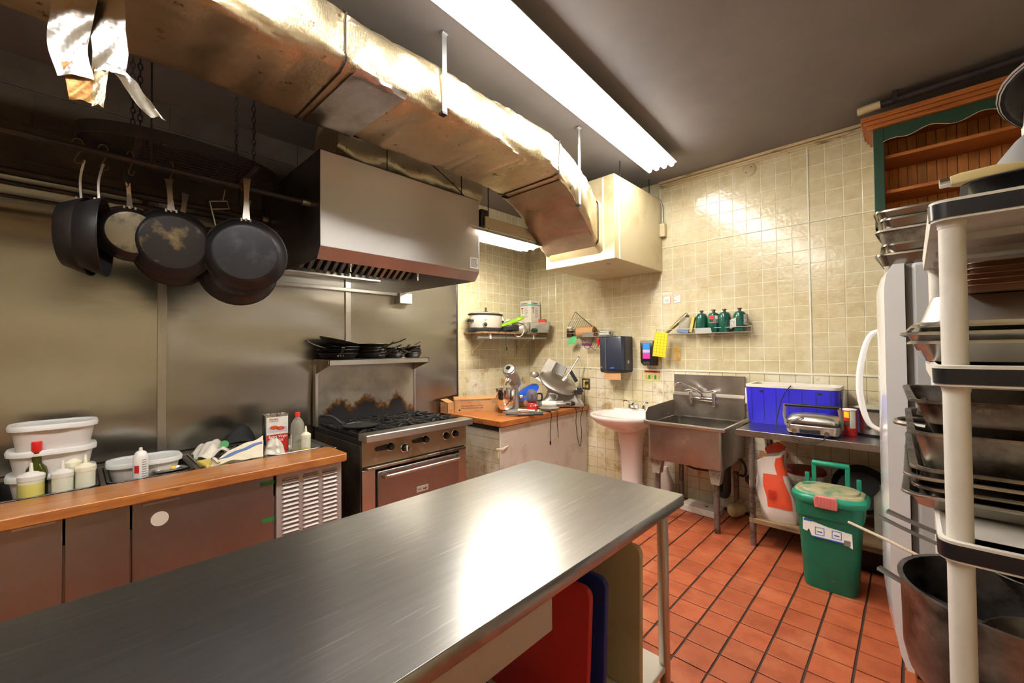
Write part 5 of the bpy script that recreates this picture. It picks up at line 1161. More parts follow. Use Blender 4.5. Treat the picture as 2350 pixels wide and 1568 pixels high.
MB().box((SX0 - .02, SY0 - .012, .80), (SX1 + .02, SY0 + .012, .806)).box((SX1 - .012, SY0, .80), (SX1 + .02, SY1, .806)).build('rim_flange', 'steel', t)
MB().prism([(SY0, .80), (SY1, .80), (SY1, .95), (SY0 + .03, .93), (SY0, .90)], SX0 - .014, SX0 - .006, 'x').build('side_splash', 'sink_steel', t)
MB().prism([(3.985, .80), (3.992, .80), (3.992, .99), (4.03, 1.02), (4.03, 1.185), (YB - .008, 1.185), (YB - .008, .79), (3.985, .79)], SX0 - .02, SX1 + .0, 'x').build('backsplash', 'sink_steel', t)
MB().box((SX0 - .02, 3.985, .988), (SX1, 3.99, .996)).build('splash_edge', 'steel', t)
for x in (SX0 + .06, SX1 - .06):
    for y in (SY0 + .06, SY1 - .08):
        lg = MB().cyl((x, y, 0), (x, y, .42), .022, n=12).build('leg', 'rust_leg', t)
        MB().prism([(-.05, 0), (.05, 0), (.03, -.12), (-.03, -.12)], y - .035, y + .035, 'y').build('gusset', 'gusset_paint', lg).location = (x, 0, .50)
fx = lambda *p: [Vector(q) for q in p]
f = MB().box((-1.50, 3.955, .955), (-1.30, 3.983, .985)).build('faucet_body', 'steel_dark', t, .006); f.data.materials[0] = MATS['chrome']
for x in (-1.50, -1.295):
    MB().cyl((x, 3.97, .93), (x, 3.97, 1.03), .017, n=12).build('tap', 'chrome', f)
    MB().tube([(x - .05, 3.965, 1.035), (x, 3.97, 1.045), (x + .02, 3.97, 1.04)], .011, 8).build('tap_lever', 'chrome', f)
    MB().cyl((x, 3.985, .935), (x, 3.96, .935), .028, n=14).build('wall_flange', 'chrome', f)
MB().tube(smoothpath([(-1.40, 3.97, .98), (-1.40, 3.96, 1.02), (-1.46, 3.93, 1.06), (-1.55, 3.90, 1.105), (-1.59, 3.885, 1.11), (-1.605, 3.88, 1.085)], 5), .010, 9).build('spout', 'chrome', f)
MB().tube(smoothpath([(-1.14, 3.78, .51), (-1.14, 3.78, .38), (-1.15, 3.80, .22), (-1.19, 3.82, .19), (-1.22, 3.85, .22), (-1.22, 3.9, .30), (-1.22, 4.05, .32)], 5), .030, 10).build('drain_trap', 'black_rubber', t)
MB().tube(smoothpath([(-1.12, 3.85, .50), (-1.05, 3.86, .50), (-1.02, 3.87, .43), (-1.04, 3.9, .36), (-1.10, 4.0, .33)], 4), .010, 7).build('hose', 'black_rubber', t)
MB().tube(smoothpath([(-1.45, 3.55, .49), (-1.33, 3.52, .455), (-1.20, 3.50, .46), (-1.12, 3.50, .47)], 4), .008, 6).build('cable', 'dark_pipe', t)
MB().lathe([(0, 0), (.04, 0), (.045, .01), (.03, .03), (0, .03)], (0, 0, 0), 14).build('wall_escutcheon', 'steel_dark', t).matrix_basis = Matrix.Translation((-1.03, YB - .005, .29)) @ Matrix.Rotation(R(90), 4, 'X')
t = thing('foam_slab', 'white foam slab lying on the floor under the steel sink', 'foam slab', (-1.37, 3.82, 0), R(-4))
MB().box((-.15, -.09, 0), (.16, .10, .055)).build('slab', 'white_board', t, .006)
MB().cyl((.05, .0, .055), (.05, .0, .0565), .014, n=9).build('brown_mark', 'tray_brown', t)
t = thing('bleach_jug', 'white bleach jug on the floor against the wall by the steel sink', 'jug', (-1.745, 3.955, 0))
MB().loft([rr(.13, .10, .03, 0), rr(.135, .105, .03, .13), rr(.12, .09, .03, .17), rr(.05, .05, .02, .245), rr(.045, .045, .02, .27)]).build('jug', 'bucket_white', t, smooth=50)
MB().lathe([(.022, .268), (.024, .27), (.024, .295), (0, .296)], n=14).build('cap', 'white_plastic', t)
plate(MB(), (-.05, -.0535, .04), (1, 0, 0), (0, 0, 1), .10, .04, .001).build('label', 'purple', t)
t = thing('red_cloth', 'scrap of red cloth on the floor behind the table corner', 'cloth', (-1.60, 3.92, 0))
MB().grid(lambda u, v: (-.07 + .14 * u, -.05 + .1 * v, .012 + .03 * math.sin(3 * u) * math.sin(3 * v) + .008 * bump2(u, v, 2)), 12, 10, .01).build('cloth', 'red_board', t, smooth=70)
t = thing('old_jug', 'yellowed plastic jug lying on the floor beside the sink drain', 'jug', (-1.10, 3.93, .055), R(70))
MB().lathe([(0, -.09), (.04, -.088), (.055, -.07), (.056, .02), (.035, .06), (.018, .075), (.018, .095), (0, .096)], n=18).build('jug', 'ivory_knob', t).matrix_basis = TR((0, 0, 0), 0, R(90))
MB().tube(smoothpath([(.05, 0, .03), (.08, 0, .06), (.03, 0, .085), (-.02, 0, .05)], 4), .008, 6).build('handle', 'ivory_knob', t)

# ---------------------------------------------------------------- steel table against the back wall
t = wthing('wall_table', 'stainless steel table against the back wall, carrying the blue cooler', 'table', (-.2, 3.7, 0))
MB().prism([(3.372, .795), (3.372, .84), (4.03, .84), (4.03, .834), (3.378, .834), (3.378, .795)], -.95, .62, 'x').box((-.95, 3.372, .795), (-.944, 4.03, .84)).build('tabletop', 'steel_top', t, .002)
for x in (-.865, .55):
    for y in (3.435, 3.965): MB().cyl((x, y, 0), (x, y, .80), .021, n=12).build('leg', 'rust_leg', t)
MB().box((-.885, 3.415, .165), (.57, 3.985, .20)).build('lower_shelf', 'old_wood', t, .004)
TZ = .8405
t = wthing('blue_cooler', 'large open blue picnic cooler with a white rim on the steel table', 'cooler', (-.675, 3.86, TZ))
cx, cy = -.675, 3.86
b = MB(); b.loft([rr(.555, .27, .05, TZ, 4, cx, cy), rr(.575, .285, .05, TZ + .02, 4, cx, cy), rr(.60, .31, .05, 1.135, 4, cx, cy), rr(.53, .24, .04, 1.135, 4, cx, cy), rr(.50, .21, .04, TZ + .04, 4, cx, cy)]); b.build('body', 'blue_cooler', t, smooth=50)
b = MB(); b.loft([rr(.604, .314, .05, 1.128, 4, cx, cy), rr(.604, .314, .05, 1.148, 4, cx, cy), rr(.535, .245, .04, 1.15, 4, cx, cy), rr(.528, .238, .04, 1.128, 4, cx, cy)], False); b.build('rim', 'box_white', t, smooth=50)
b = MB(); b.loft([rr(.53, .24, .04, 1.145, 4, cx, cy), rr(.499, .209, .04, TZ + .045, 4, cx, cy)], False); b.add([tuple(p) for p in rr(.499, .209, .04, TZ + .045, 4, cx, cy)], [tuple(range(20))]); b.build('liner', 'box_white', t)
for i in range(7):
    x = cx - .25 + i * .083; MB().add([(x - .002, cy - .1445, TZ + .03), (x + .002, cy - .1445, TZ + .03), (x + .002, cy - .156, 1.12), (x - .002, cy - .156, 1.12)], [(0, 1, 2, 3)]).build('groove', 'blue_board', t)
for x in (cx - .18, cx + .19): MB().box((x - .012, cy - .158, 1.095), (x + .012, cy - .154, 1.107)).build('hinge_slot', 'ink_black', t)
for s in (-1, 1):
    MB().box((cx + s * .30 - .004, cy - .05, 1.06), (cx + s * .315 + .004, cy + .05, 1.12)).box((cx + s * .305, cy - .06, .98), (cx + s * .322, cy - .03, 1.11)).box((cx + s * .305, cy + .03, .98), (cx + s * .322, cy + .06, 1.11)).build('side_handle', 'white_plastic', t, .006)
t = wthing('contact_grill', 'chrome contact grill with a folding handle at the front of the steel table', 'grill', (-.50, 3.52, TZ))
gx, gy = -.50, 3.52
MB().loft([rr(.29, .20, .03, TZ + .012, 4, gx, gy), rr(.30, .21, .03, TZ + .07, 4, gx, gy)]).build('base', 'slicer_metal', t, .006)
for x in (-.12, .12): MB().cyl((gx + x, gy - .06, TZ), (gx + x, gy - .06, TZ + .014), .015, n=10).build('foot', 'black_rubber', t)
MB().box((gx - .14, gy - .10, TZ + .07), (gx + .145, gy + .09, TZ + .085)).build('hot_plate', 'black_plastic', t, .003)
MB().loft([rr(.29, .20, .03, TZ + .086, 5, gx, gy), rr(.30, .21, .04, TZ + .10, 5, gx, gy), rr(.26, .17, .05, TZ + .128, 5, gx, gy), rr(.14, .08, .03, TZ + .142, 5, gx, gy)]).build('lid', 'steel', t, smooth=60)
MB().box((gx - .065, gy - .112, TZ + .018), (gx + .05, gy - .10, TZ + .045)).build('drip_spout', 'black_plastic', t, .004)
for s in (-1, 1):
    MB().tube([(gx + s * .155, gy - .02, TZ + .05), (gx + s * .158, gy - .07, TZ + .13), (gx + s * .15, gy - .09, TZ + .20)], .011, 8).build('handle_arm', 'zinc', t)
    MB().cyl((gx + s * .09, gy - .105, TZ + .03), (gx + s * .09, gy - .135, TZ + .03), .016, n=12).build('dial', 'chrome', t)
MB().cyl((gx - .15, gy - .09, TZ + .20), (gx + .15, gy - .09, TZ + .20), .012, n=10).build('handle_bar', 'dispenser_dark', t)
MB().tube(smoothpath([(gx - .13, gy - .10, TZ + .045), (gx - .115, gy - .13, TZ + .08), (gx - .07, gy - .125, TZ + .115), (gx - .045, gy - .10, TZ + .125)], 4), .008, 7).build('tilt_lever', 'aluminium', t)
cord('black cord of the contact grill trailing over the cooler and table edge', [(-.66, 3.70, 1.152), (-.70, 3.66, 1.08), (-.73, 3.62, .95), (-.72, 3.52, .86), (-.66, 3.42, .846), (-.60, 3.36, .82), (-.50, 3.345, .80), (-.43, 3.36, .83), (-.42, 3.40, .86)], 0)
t = thing('cocoa_can', 'red and yellow printed can standing beside the contact grill', 'can', (-.315, 3.64, TZ))
MB().lathe([(0, 0), (.038, 0), (.038, .17), (0, .17)], n=24).build('can', 'ink_red', t)
a = math.atan2(-3.64, .315)
arc_patch(MB(), .038, a + .0, a + .9, .05, .165).build('white_label', 'paper_white', t)
for m, z0, z1 in (('yellow_card', .12, .16), ('tray_brown', .06, .10)): arc_patch(MB(), .038, a - .9, a - .1, z0, z1).build('label_picture', m, t)
MB().lathe([(0, .168), (.039, .168), (.0395, .175), (.034, .177), (0, .176)], n=24).build('lid', 'paper_white', t)
t = thing('steel_cooker', 'round steel slow cooker with a black rim, half hidden by the refrigerator', 'slow cooker', (-.185, 3.76, TZ))
MB().lathe([(0, 0), (.11, 0), (.12, .015), (0, .016)], n=28).build('base', 'black_plastic', t)
MB().lathe([(.118, .016), (.122, .165), (0, .165)], n=28).build('body', 'steel', t)
MB().lathe([(.12, .163), (.128, .168), (.128, .182), (.118, .184), (.1, .18)], n=28).build('rim', 'black_plastic', t)
MB().lathe([(.122, .182), (.08, .20), (.02, .206), (0, .206)], n=28).build('lid', 'lid_glass', t)
MB().cyl((-.035, -.117, .06), (-.04, -.135, .06), .015, n=12).build('dial', 'steel_dark', t)
# below the table
SZ = .2005
t = thing('flour_bag', 'torn open paper flour bag with orange panels on the lower shelf', 'bag', (-.735, 3.52, SZ), R(4))
def bag_loop(z, w, d, cx=0., cy=0., sh=.0):
    out = []
    for i in range(28):
        a = 2 * math.pi * i / 28; c, s = math.cos(a), math.sin(a)
        out.append(Vector((cx + w / 2 * math.copysign(abs(c) ** .6, c) + .006 * math.sin(a * 5 + z * 30), cy + d / 2 * math.copysign(abs(s) ** .6, s) + .006 * math.sin(a * 4 + z * 21), z + sh * c)))
    return out
SEC = [(0, .21, .13, .035, .0), (.05, .24, .16, .03, .0), (.14, .24, .165, .012, .0), (.24, .215, .15, -.008, .0), (.33, .19, .13, -.02, .0), (.40, .18, .125, -.028, .02), (.455, .185, .12, -.025, .045)]
def secs(z):
    for a, b in zip(SEC, SEC[1:]):
        if z <= b[0]: f = (z - a[0]) / (b[0] - a[0]); return [a[i] + (b[i] - a[i]) * f for i in range(5)]
    return SEC[-1]
zs = [.455 * i / 16 for i in range(17)]
b = MB(); b.loft([bag_loop(s_[0], s_[1], s_[2], s_[3], 0, s_[4]) for s_ in map(secs, zs)] + [bag_loop(s_[0], s_[1] - .012, s_[2] - .012, s_[3], 0, s_[4]) for s_ in map(secs, (.454, .36))]); b.build('paper_bag', 'flour_paper', t, smooth=60)
def panel(k0, k1, z0, z1, m, g=.0025, nm='panel'):
    def f(u, v):
        s_ = secs(z0 + (z1 - z0) * v); lp_ = bag_loop(s_[0], s_[1] + 2 * g, s_[2] + 2 * g, s_[3], 0, s_[4]); x = k0 + (k1 - k0) * u; i = int(x) % 28; return lp_[i].lerp(lp_[(i + 1) % 28], x - int(x))
    MB().grid(f, 12, 8, .001).build(nm, m, t, smooth=60)
panel(19.6, 24.2, .10, .33, 'flour_orange'); panel(22, 26.5, .33, .44, 'flour_orange')
mb = MB(); lines(mb, (-.035, -.089, .22), (1, 0, 0), (0, 0, 1), .06, 7, .010, .004, .001); mb.build('print', 'ink_red', t)
MB().grid(lambda u, v: (.0 + .13 * (u - .5) + .01 * math.sin(6 * v), .045 + .03 * v + .02 * math.sin(3 * u), .43 + .11 * v * (1 - .7 * abs(u - .6)) - .0), 12, 8, .003).build('torn_flap', 'flour_orange', t, smooth=60)
MB().grid(lambda u, v: (-.09 + .11 * u, -.055 + .01 * v, .43 + .055 * v * (1 - .8 * u) + .008 * math.sin(9 * u)), 10, 6, .003).build('torn_flap', 'cardboard', t, smooth=60)
MB().grid(lambda u, v: (-.08 + .11 * u, -.03 + .07 * v, .40 + .02 * bump2(u, v, 1) * .5), 8, 8, .01).build('paper_inside', 'cardboard_in', t, smooth=60)
t = thing('flour_bucket', 'white bucket with a dark red lid behind the flour bag', 'bucket', (-.60, 3.80, SZ))
MB().lathe([(0, 0), (.105, 0), (.112, .01), (.125, .29), (.128, .295), (.122, .30), (0, .30)], n=32).build('bucket', 'bucket_white', t)
b = MB()
for z in (.25, .262, .274): b.lathe([(.123 + .0, z), (.129, z + .003), (.123, z + .006)], n=32)
b.build('rib_rings', 'bucket_white', t)
MB().lathe([(.120, .298), (.133, .30), (.134, .318), (.125, .326), (.10, .326), (0, .33)], n=32).build('lid', 'red_lid', t)
for i in range(3): plate(MB(), (-.07 + .01 * i, -.118 + .001 * i, .20 - .05 * i), (1, -.1, 0), (0, 0, 1), .07, .012, .006).build('label_print', 'ink_blue', t)
t = thing('leaning_pan', 'black frying pan leaning under the steel table behind the green bin', 'pan', M=TR((-.28, 3.80, SZ + .23), R(62), R(12)))
MB().lathe([(0, 0), (.13, 0), (.165, .05), (.17, .05), (.135, -.004), (0, -.005)], n=28).build('bowl', 'pan_black', t)
t = thing('glass_jar', 'large clear glass jar on the lower shelf beside the refrigerator', 'jar', (-.10, 3.60, SZ))
MB().lathe([(0, 0), (.09, 0), (.10, .02), (.10, .26), (.07, .31), (.07, .34), (.066, .34), (.066, .31), (.096, .25), (.096, .02), (0, .006)], n=26).build('jar', 'clear_plastic', t)
t = thing('dark_tub', 'dark plastic tub on the floor below the steel table shelf', 'tub', (-.16, 3.62, .001))
tray(MB(), .30, .22, .13, .04, .003, .9).build('tub', 'dispenser_dark', t)

# ---------------------------------------------------------------- green bin
t = wthing('green_bin', 'dusty green lidded food-waste bin standing on the red tiles', 'bin', (-.375, 3.17, 0))
bx, by = -.378, 3.175
MB().loft([rr(.25, .20, .05, .0, 5, bx, by), rr(.262, .21, .055, .03, 5, bx, by), rr(.305, .245, .05, .43, 5, bx, by), rr(.325, .262, .05, .43, 5, bx, by), rr(.33, .266, .05, .53, 5, bx, by)]).build('body', 'green_plastic', t, smooth=40)
MB().loft([rr(.35, .285, .09, .512, 7, bx, by), rr(.372, .30, .10, .525, 7, bx, by), rr(.372, .30, .10, .548, 7, bx, by), rr(.345, .27, .10, .562, 7, bx, by)]).build('lid', 'green_bright', t, smooth=50)
MB().loft([rr(.34, .262, .10, .562, 7, bx, by), rr(.33, .25, .10, .572, 7, bx, by), rr(.29, .205, .09, .573, 7, bx, by), rr(.28, .195, .09, .585, 7, bx, by), rr(.23, .15, .07, .588, 7, bx, by)]).build('lid_top', 'green_lid', t, smooth=50)
l = MB().prism([(bx - .055, .50), (bx + .05, .50), (bx + .055, .545), (bx + .045, .57), (bx - .05, .57), (bx - .06, .545)], by - .165, by - .145, 'y').build('latch', 'pink_latch', t, .005)
for i in range(7): MB().box((bx - .048 + i * .015, by - .168, .508), (bx - .041 + i * .015, by - .163, .562)).build('latch_rib', 'pink_latch', l)
hd = MB()
for s in (-1, 1): hd.box((bx - .01 + s * .085 - .012, by + .12, .52), (bx - .01 + s * .085 + .012, by + .145, .70))
hd.cyl((bx - .105, by + .132, .695), (bx + .085, by + .132, .695), .017, n=10); hd.build('handle', 'green_bright', t, .004)
for s in (-1, 1): MB().box((bx + s * .13 - .012, by + .11, .53), (bx + s * .13 + .012, by + .135, .63)).build('hinge_post', 'green_bright', t, .004)
Mf = Matrix.Translation((bx - .12, by - .1275, .325)) @ Matrix.Rotation(R(-6.2), 4, 'X')
lb = MB(Mf).prism([(0, .09), (.0, .02), (.02, .012), (.03, .03), (.045, -.01), (.20, -.012), (.235, -.03), (.232, .05), (.12, .06), (.05, .075)], -.002, .0, 'y').build('torn_label', 'paper_white', t)
for x, m in ((.06, 'ink_blue'), (.14, 'ink_blue')):
    q = MB(Mf)
    for a_, b_ in (((x, -.0028, .004), (x + .045, -.002, .007)), ((x, -.0028, .045), (x + .045, -.002, .048)), ((x, -.0028, .004), (x + .003, -.002, .048)), ((x + .042, -.0028, .004), (x + .045, -.002, .048)), ((x + .01, -.0028, .02), (x + .035, -.002, .026))): q.box(a_, b_)
    q.build('label_drawing', m, lb)
MB(Mf).box((.045, -.0028, -.012), (.20, -.002, -.006)).build('label_band', 'ink_blue', lb)
MB(Mf).box((.195, -.0028, -.02), (.225, -.002, .01)).build('label_code', 'ink_grey', lb)
MB(Mf).box((.004, -.0028, .072), (.045, -.002, .084)).build('label_print', 'ink_blue', lb)

# ---------------------------------------------------------------- refrigerator
t = wthing('refrigerator', 'tall white refrigerator seen from its side, with a long curved door handle', 'refrigerator', (.35, 2.8, 0))
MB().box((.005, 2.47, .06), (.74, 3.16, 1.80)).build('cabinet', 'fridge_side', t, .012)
MB().box((-.015, 2.49, .05), (.01, 3.15, 1.80)).build('gasket', 'steel_dirty', t).data.materials[0] = mat('gasket', rgb(120, 112, 104), .6)
dr = MB()
def door_loop(z, k=0.):
    out = []
    for i in range(13):
        u = i / 12; y = 2.46 + .70 * u; bow = .040 * (1 - (2 * u - 1) ** 2)
        out.append(Vector((-.085 - bow * (1 - k) + .06 * k, y, z)))
    return out + [Vector((-.018, 3.16, z)), Vector((-.018, 2.46, z))]
dr.loft([door_loop(.06, .75), door_loop(.12, .42), door_loop(.22, .16), door_loop(.36), door_loop(1.70), door_loop(1.76, .15), door_loop(1.80, .5)]); d = dr.build('door', 'fridge_white', t, smooth=40)
hp = smoothpath([(-.115, 3.0, 1.53), (-.165, 3.0, 1.50), (-.20, 3.0, 1.38), (-.215, 3.0, 1.24), (-.205, 3.0, 1.12), (-.175, 3.0, 1.02), (-.115, 3.0, .985)], 6)
MB().tube(hp, [.010 + .006 * math.sin(math.pi * i / (len(hp) - 1)) for i in range(len(hp))], 10).build('handle', 'white_enamel', d)
for y in (2.6, 3.05): MB().cyl((.15, y, 0), (.15, y, .06), .025, n=10).build('foot', 'black_plastic', t)
MB().box((-.01, 2.50, .02), (.02, 3.14, .10)).build('kick_grille', 'dispenser_dark', t)
# pans stacked on the refrigerator
for i, (z, m, w, lab) in enumerate(((1.802, 'pan_steel', .31, 'lowest steel pan of the stack on the refrigerator'), (1.842, 'pan_steel', .30, 'second steel pan up on the refrigerator, rim turned outwards'), (1.885, 'aluminium_stained', .30, 'heat-stained roasting pan in the middle of the stack on the refrigerator'), (1.955, 'pan_steel', .31, 'upper steel pan of the stack on the refrigerator'), (1.995, 'pan_steel', .32, 'topmost shiny steel pan of the stack on the refrigerator'))):
    p = thing('baking_pan', lab, 'pan', (.09, 2.72, z), R((-2, 3, -3, 2, -1)[i]), 'pans stacked on the refrigerator')
    tray(MB(), w + .06, .46, .05 if i != 2 else .075, .03, .002, .93, .014, 4, 0, .006).build('pan', m, p, smooth=50)

# ---------------------------------------------------------------- wooden hutch
t = wthing('wood_hutch', 'pine wall hutch with a green frame and scalloped valance, high above the refrigerator', 'hutch', (.25, 3.85, 2.2))
HX0, HX1, HY = -.165, .78, 3.74
pk = MB().box((-.0225, 0, 2.26), (.0225, .010, 2.93)).mesh('plank', 'pine', 0)
for i in range(19): o = link('plank', pk, t); o.location = (HX0 + .045 + i * .048, YB - .03 + .002 * (i % 2), 0); o.matrix_parent_inverse = Matrix.Translation(-BASE[t.name])
for x in (HX0, HX1 - .02): MB().box((x, HY + .02, 2.24), (x + .02, YB - .01, 2.96)).build('side', 'pine', t)
MB().box((HX0, HY, 2.24), (HX0 + .055, HY + .02, 2.96)).build('stile', 'green_paint', t, .003)
MB().box((HX0 - .002, HY + .02, 2.24), (HX0, YB - .01, 2.96)).build('side_face', 'white_board', t)
sc = [(HX0 + .05, 2.94)]; n = 40
for i in range(n + 1):
    u = i / n; x = HX0 + .05 + .90 * u; sc.append((x, 2.83 + .016 * math.cos(u * math.pi * 8) + .05 * math.exp(-((u - .5) / .4) ** 2) * 0 - (.035 * (1 - min(1, u / .08)))))
sc.append((HX1, 2.94)); MB().prism(sc, HY + .002, HY + .018, 'y').build('valance', 'green_paint', t)
MB().prism([(x, z - .004) for x, z in sc[1:-1]] + [(x, z) for x, z in reversed(sc[1:-1])], HY - .001, HY + .003, 'y').build('valance_edge', 'trim_paint', t)
for z in (2.465, 2.70): MB().box((HX0 + .02, HY + .03, z), (HX1 - .02, YB - .025, z + .022)).build('shelf', 'pine_trim', t, .002)
MB().box((HX0, HY + .02, 2.24), (HX1, YB - .01, 2.265)).build('bottom_board', 'pine_trim', t)
for a, b_, z0, z1 in ((.0, .03, 2.905, 2.93), (.0, .045, 2.93, 2.955), (.0, .06, 2.955, 2.985)): MB().box((HX0 - b_, HY - b_, z0), (HX1, YB - .01, z1)).build('crown', 'pine_trim', t, .004)
t = wthing('ceiling_pipe', 'dark pipe running under the ceiling above the hutch', 'pipe', (.2, 3.70, 3.05))
MB().cyl((-.22, 3.70, 3.045), (.79, 3.62, 3.045), .022, n=12).build('pipe', 'dark_pipe', t)
MB().cyl((-.24, 3.702, 3.045), (-.12, 3.692, 3.045), .026, n=12).build('end_piece', 'trim_paint', t)
for x in (-.05, .5): MB().box((x - .01, 3.66, 3.03), (x + .01, 3.70, 3.1)).build('clamp', 'dark_pipe', t)

# ---------------------------------------------------------------- plastic shelving unit at the side
t = wthing('plastic_shelving', 'grey-white plastic shelving unit crowded with pans, close at the side', 'shelving', (.27, 1.75, 0))
QX0, QX1, QY0, QY1 = .035, .50, 1.30, 2.16
PX = (.068, .467); PY = (1.338, 2.122)
for x in PX:
    for y in PY: MB().cyl((x, y, 0), (x, y, 1.76), .0215, n=20).build('post', 'rack_plastic', t)
SH = (1.765, 1.405, 1.030, .54, .18)
for k, z in enumerate(SH):
    s = MB().loft([rr(QX1 - QX0, QY1 - QY0, .03, z - .046, 4, (QX0 + QX1) / 2, (QY0 + QY1) / 2), rr(QX1 - QX0 + .004, QY1 - QY0 + .004, .03, z - .002, 4, (QX0 + QX1) / 2, (QY0 + QY1) / 2), rr(QX1 - QX0 - .012, QY1 - QY0 - .012, .03, z, 4, (QX0 + QX1) / 2, (QY0 + QY1) / 2), rr(QX1 - QX0 - .03, QY1 - QY0 - .03, .03, z - .008, 4, (QX0 + QX1) / 2, (QY0 + QY1) / 2), rr(QX1 - QX0 - .035, QY1 - QY0 - .035, .03, z - .020, 4, (QX0 + QX1) / 2, (QY0 + QY1) / 2), rr(QX1 - QX0 - .008, QY1 - QY0 - .008, .03, z - .046, 4, (QX0 + QX1) / 2, (QY0 + QY1) / 2)][:4] + []).build('shelf', 'rack_plastic', t, smooth=40)
    if k < 3: MB().loft([rr(QX1 - QX0 + .006, .07, .03, z - .041, 4, (QX0 + QX1) / 2, QY0 + .033), rr(QX1 - QX0 + .008, .07, .03, z - .008, 4, (QX0 + QX1) / 2, QY0 + .033)]).build('edge_band', 'dispenser_dark', s)
    for x in PX:
        for y in PY: MB().cyl((x, y, z - .060), (x, y, z - .046), .0225, .024, n=16).build('collar', 'rack_plastic', s)
for z in (1.72, 1.36):
    for y in (1.50, 1.75, 1.96): MB().box((QX0 + .02, y - .008, z - .018), (QX1 - .02, y + .008, z)).build('shelf_rib', 'rack_plastic', t)
def stk(label, c, w, d, h, m, rz=0, fl=.92, lip=.014, nm='roasting_pan', grp='roasting and baking pans in the shelving'):
    p = thing(nm, label, 'pan', c, rz, grp)
    tray(MB(), w, d, h, .035, .002, fl, lip, 4, 0, .005).build('pan', m, p, smooth=50); return p
z = SH[1] + .001
stk('lowest shiny steel pan on the second shelf from the top', (.215, 1.80, z), .42, .58, .05, 'aluminium', R(1))
stk('second shiny steel pan up on the second shelf', (.205, 1.79, z + .028), .42, .58, .045, 'aluminium', R(-1))
stk('third shiny steel pan up on the second shelf', (.215, 1.80, z + .052), .42, .58, .04, 'aluminium', R(1.5))
p = thing('roasting_pan', 'domed steel pan turned upside down on top of the second shelf stack', 'pan', (.215, 1.76, z + .165), 0, 'roasting and baking pans in the shelving'); tray(MB(TR((0, 0, 0), R(180))), .40, .54, .07, .05, .002, .88, .012, 5, 0, .005).build('pan', 'steel', p, smooth=50)
for i in range(5):
    p = thing('sheet_tray', ('bottom', 'second', 'third', 'fourth', 'top')[i] + ' brown baking tray of the pile on the upturned domed pan', 'tray', (.27, 1.68, z + .168 + i * .013), R(random.uniform(-2, 2)), 'brown baking trays')
    tray(MB(), .34, .46, .012, .02, .002, .97, .008).build('tray', 'tray_brown', p, smooth=50)
z = SH[2] + .001
for k, (lab, m) in enumerate((('flat steel pan at the bottom of the middle shelf', 'aluminium'), ('second flat steel pan up on the middle shelf', 'pan_steel'), ('third flat steel pan up on the middle shelf', 'aluminium'), ('fourth flat steel pan up on the middle shelf', 'aluminium_stained'))):
    stk(lab, (.205 + .006 * (k % 2), 1.79 + .01 * k, z + .021 * k), .43, .60, .036, m, R((-1, 2, 0, 1.5)[k]))
stk('deep dark roasting pan with a looped handle on the middle shelf', (.205, 1.80, z + .09), .42, .56, .10, 'aluminium_stained', R(1), .88)
stk('dark pan nested inside the deep roasting pan on the middle shelf', (.215, 1.80, z + .16), .38, .52, .075, 'aluminium_stained', R(-1.5), .88)
stk('uppermost stained pan on the middle shelf', (.20, 1.77, z + .215), .41, .54, .06, 'aluminium_stained', R(2), .9)
p = thing('pan_handle_loop', 'black looped pan handle jutting from the middle shelf', 'handle', (-.005, 1.74, z + .185), R(0))
MB().tube(smoothpath([(.03, -.08, .0), (-.02, -.05, .002), (-.035, 0, .0), (-.02, .05, .002), (.03, .08, 0)], 5), .008, 7).build('loop', 'iron_handle', p)
z = SH[3] + .001
t = thing('stock_pot', 'wide dark-stained aluminium stock pot on the lower shelf', 'pot', (.19, 1.66, z))
MB().lathe([(0, 0), (.19, 0), (.215, .02), (.225, .07), (.228, .255), (.234, .257), (.234, .263), (.222, .262), (.218, .07), (.2, .02), (0, .008)], n=44).build('pot', 'pot_stained', t)
t.rotation_euler.z = .4
pan_proto('rk', .15, .05, .24, body='aluminium_stained', hm='iron_handle', tilt=14, w=.028)
pan_proto('rk2', .13, .05, .25, body='pan_black', hm='iron_handle', tilt=10, w=.03)
G = 'frying pans on the lower shelf'
pan('rk', 'brown-stained frying pan with a black handle behind the stock pot', TR((.275, 1.98, .715), R(2), R(-2), R(172)), G)
pan('rk2', 'black frying pan lying over the stained one, handle towards the refrigerator', TR((.29, 1.93, .765), R(-3), R(-2), R(168)), G)
pan('rk', 'steel frying pan lying inside the stock pot, handle resting on its rim', TR((.27, 1.64, .66), R(0), R(3), R(158)), G)
t = thing('long_spatula', 'long pale wooden-handled spatula sticking out of the shelving towards the bin', 'spatula', (.02, 2.0, .72))
MB().tube([(0, 0, 0), (-.11, .15, -.014), (-.23, .30, -.03)], .006, 8).build('handle', 'pale_stick', t); MB().obox((.05, -.06, .008), (.04, .14, .003), Matrix.Rotation(R(38), 3, 'Z')).build('blade', 'steel', t)
t = thing('steel_ladle', 'chrome ladle hanging down at the end of the middle shelf', 'ladle', (.20, 1.285, SH[2] - .10))
MB().tube(smoothpath([(.0, 0, .12), (.0, -.01, .02), (-.01, -.015, -.08)], 4), .008, 8).build('handle', 'chrome', t); MB().lathe([(0, -.035), (.03, -.025), (.042, 0), (.04, 0), (.028, -.02), (0, -.03)], (-.012, -.02, -.10), 18).build('bowl', 'chrome', t)
